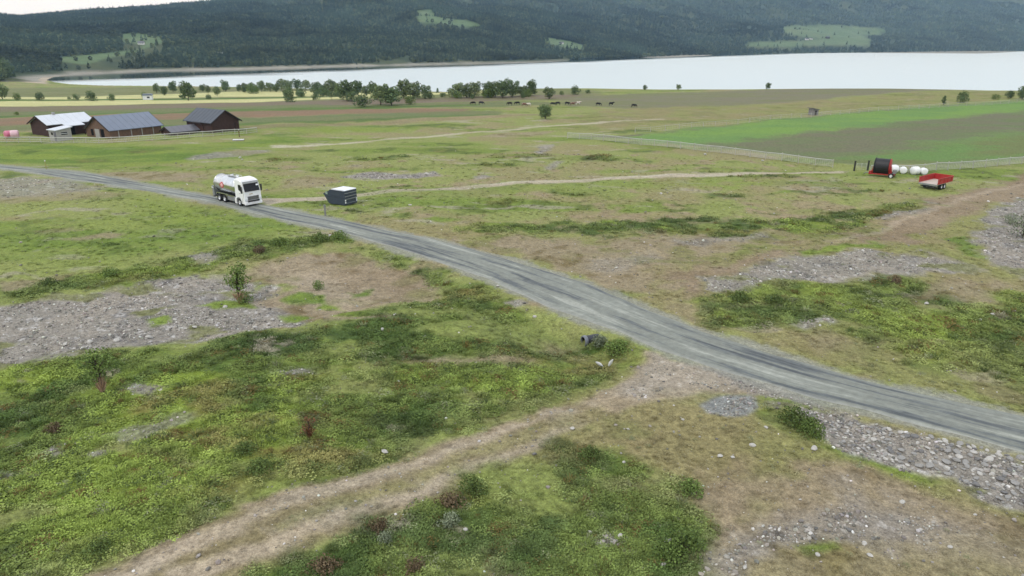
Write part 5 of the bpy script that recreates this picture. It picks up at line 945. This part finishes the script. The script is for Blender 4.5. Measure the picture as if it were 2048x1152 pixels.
x, y, z = place(620, 878); tree3(x, y, z, 1.5, D_, 'rust-brown dead shrub in the green heath', 'shrub', 'shrub', twigs(3, 60, .6, .2, M_RUST))
x, y, z = place(637, 578); tree3(x, y, z, .7, T_BUSH[1], 'small dark shrub on the pale earth by the gravel bed', 'shrub', 'shrub')
x, y, z = place(490, 604); tree3(x, y, z, .8, T_BUSH[1], 'low green bush at the foot of the gravel-bed sapling', 'bush', 'bush', None, 1.2)
WIL = tree_meshes(90, wid=1.5, trunk=.05, lobes=12, nl=700, ls=.04, leaf=M_LEAFG, oval=.4)
for px, py, h, lab in [(2044, 476, 2.4, 'grey-green willow bush on the gravel at the right edge'), (2085, 500, 2.6, 'willow bush beyond the right edge of the gravel'), (2018, 448, 1.2, 'smaller grey-green willow left of the edge willow')]:
    x, y, z = place(px, py); tree3(x, y, z, h, WIL, lab, 'willow_bush', 'bush', None, .95)
HEA = [tree_meshes(95 + k, wid=2.6, trunk=.04, lobes=12, nl=900, ls=.085, leaf=q, oval=.3) for k, q in enumerate((M_LEAFB, leaf_mat('juniper_leaf', A(98, 116, 62)), leaf_mat('heather', A(122, 106, 82)), M_LEAFG))]
for px, py, h, k, lab in [(900, 1010, .5, 2, 'brown heather clump beside the foreground track'), (760, 1060, .45, 2, 'brown heather clump low in the foreground heath'), (945, 985, .55, 1, 'dark juniper clump at the edge of the foreground track'), (650, 1140, .5, 2, 'brown heather clump at the bottom edge'), (830, 1140, .4, 2, 'reddish heather mound at the bottom edge, centre'), (1180, 915, .5, 1, 'dark low shrub at the top of the foreground heath'), (900, 1050, .45, 3, 'grey-leaved dwarf willow in the foreground heath'),
                          (770, 1085, .4, 3, 'small grey-leaved dwarf willow near the bottom edge'), (1365, 1100, .7, 0, 'green dwarf willow at the edge of the stony patch'), (1340, 1120, .6, 0, 'second green dwarf willow by the stony patch'), (1200, 690, .6, 3, 'grey willow shrub on the bank beside the culvert pipe'), (1235, 705, .7, 0, 'green willow shrub on the bank under the road'), 
                          (1590, 845, .7, 1, 'dark green shrub at the tip of the stone bank'), (1620, 868, .7, 0, 'green shrub beside the stone bank'), (560, 492, .7, 0, 'green shrub on the low scarp left of the road'), (640, 484, .8, 1, 'dark green shrub on the scarp nearest the road'), (680, 478, .7, 0, 'leafy shrub where the scarp meets the road'), (520, 506, .6, 2, 'brownish shrub on the scarp above the gravel'), (220, 552, .6, 0, 'green shrub on the scarp at the left'), (100, 572, .6, 1, 'dark shrub on the scarp near the left edge'),
                          (1790, 566, .55, 2, 'dark brown heather clump below the right gravel bed'), (1550, 606, .6, 1, 'dark shrub in the green strip right of the road'), (1480, 600, .6, 1, 'dark shrub in the green strip nearest the path'), (520, 940, .5, 1, 'dark green shrub above the foreground track'), (490, 905, .5, 1, 'dark low shrub in the left heath'), (200, 1105, .45, 1, 'dark shrub beside the foreground track at lower left'), (110, 862, .4, 2, 'dark heather patch in the left heath'), (1380, 985, .5, 0, 'bright green shrub at the right tip of the foreground heath')]:
    x, y, z = place(px, py); tree3(x, y, z, h, HEA[k], lab, 'heath_shrub', 'shrub', None, random.uniform(.85, 1.1))
# ------------------------------------------------------------------ cows
def cow_mesh(name, graze, m_):
    V = [(0, 0, 1.12), (.55, 0, 1.08), (1.0, 0, 1.16), (-.45, 0, 1.16)]; E = [(0, 1), (1, 2), (0, 3)]; Rr = [(.36, .40), (.38, .42), (.30, .36), (.31, .34)]
    nk = [(1.32, 0, 1.12), (1.55, 0, .72), (1.66, 0, .38), (1.74, 0, .22)] if graze else [(1.36, 0, 1.38), (1.58, 0, 1.5), (1.84, 0, 1.36), (1.96, 0, 1.28)]
    for i, q in enumerate(nk): V.append(q); E.append((2 if i == 0 else len(V) - 2, len(V) - 1)); Rr.append([(.2, .26), (.14, .17), (.11, .12), (.08, .09)][i])
    for bx, root, s in ((.82, 2, 1), (.82, 2, -1), (-.5, 3, 1), (-.5, 3, -1)):
        back = bx < 0; pts = [(bx, s * .22, .82), (bx + (.06 if back else 0), s * .23, .66 if back else .5), (bx - (.1 if back else 0), s * .23, .42 if back else .28), (bx - (.08 if back else 0), s * .23, .04)]
        for i, q in enumerate(pts): V.append(q); E.append((root if i == 0 else len(V) - 2, len(V) - 1)); Rr.append([(.15, .17), (.09, .1), (.06, .06), (.065, .065)][i])
    for i, q in enumerate([(-.76, 0, 1.2), (-.84, 0, .8), (-.84, 0, .5)]): V.append(q); E.append((3 if i == 0 else len(V) - 2, len(V) - 1)); Rr.append([(.05, .05), (.025, .025), (.035, .035)][i])
    hd = 5
    for s in (1, -1): V.append((V[hd][0] - .02, s * .2, V[hd][2] + .06)); E.append((hd, len(V) - 1)); Rr.append((.035, .03))
    me = bpy.data.meshes.new(name); me.from_pydata(V, E, []); o = bpy.data.objects.new(name, me); COL.objects.link(o); o.modifiers.new('skin', 'SKIN'); sv = me.skin_vertices[0].data
    for i, r_ in enumerate(Rr): sv[i].radius = r_; sv[i].use_root = i == 0
    ss = o.modifiers.new('sub', 'SUBSURF'); ss.levels = ss.render_levels = 1
    dg = bpy.context.evaluated_depsgraph_get(); out = bpy.data.meshes.new_from_object(o.evaluated_get(dg)); out.name = name; bpy.data.objects.remove(o); out.materials.clear(); out.materials.append(m_); out.polygons.foreach_set('use_smooth', [True] * len(out.polygons)); return out
def cow_mat(name, a, b_, th):
    m, t, b = newmat(name, .7, .2); co = node(t, 'ShaderNodeTexCoord'); nn = node(t, 'ShaderNodeTexNoise'); nn.inputs['Scale'].default_value = 1.6; nn.inputs['Detail'].default_value = 1; t.links.new(co.outputs['Object'], nn.inputs['Vector'])
    rp_ = node(t, 'ShaderNodeValToRGB'); rp_.color_ramp.elements[0].position = th; rp_.color_ramp.elements[1].position = th + .02; rp_.color_ramp.elements[0].color = a + (1,); rp_.color_ramp.elements[1].color = b_ + (1,); t.links.new(nn.outputs[0], rp_.inputs[0]); t.links.new(rp_.outputs[0], b.inputs['Base Color']); return m
CB, CW, CR_ = cow_mat('black_cow', (.015, .013, .012), (.6, .58, .54), .66), cow_mat('white_cow', (.55, .5, .44), (.2, .12, .08), .6), cow_mat('red_cow', (.12, .05, .03), (.55, .5, .45), .6)
cm_ = {(g, k): cow_mesh('cow', g, m_) for g in (0, 1) for k, m_ in (('b', CB), ('w', CW), ('r', CR_))}
cows = [(948, 210, 'b', 1), (961, 209.5, 'b', 1), (1021, 211, 'b', 1), (1036, 210, 'b', 1), (1047, 213, 'r', 1), (1058, 213, 'w', 1), (1104, 211.5, 'b', 1), (1117, 210.5, 'b', 1), (1133, 210.5, 'b', 1), (1144, 211.5, 'r', 0), (1155, 210, 'w', 0), (1195, 212, 'b', 1), (1221, 211.5, 'b', 0), (1266, 215, 'b', 1)]
cn = dict(b='black', w='pale', r='red-brown')
for i, (px, py, k, g) in enumerate(cows):
    x, y, z = place(px, py); o = link(bpy.data.objects.new('cow', cm_[g, k])); o.scale = (.74, .74, .74); o.location = (x, y, z + .0); o.rotation_euler = (0, 0, random.choice((0, math.pi)) + random.uniform(-.5, .5))
    tag(o, f'{cn[k]} cow {"grazing" if g else "standing"}, {ordinal(i)} from the left in the distant herd', 'cow', 'cows grazing before the lake')
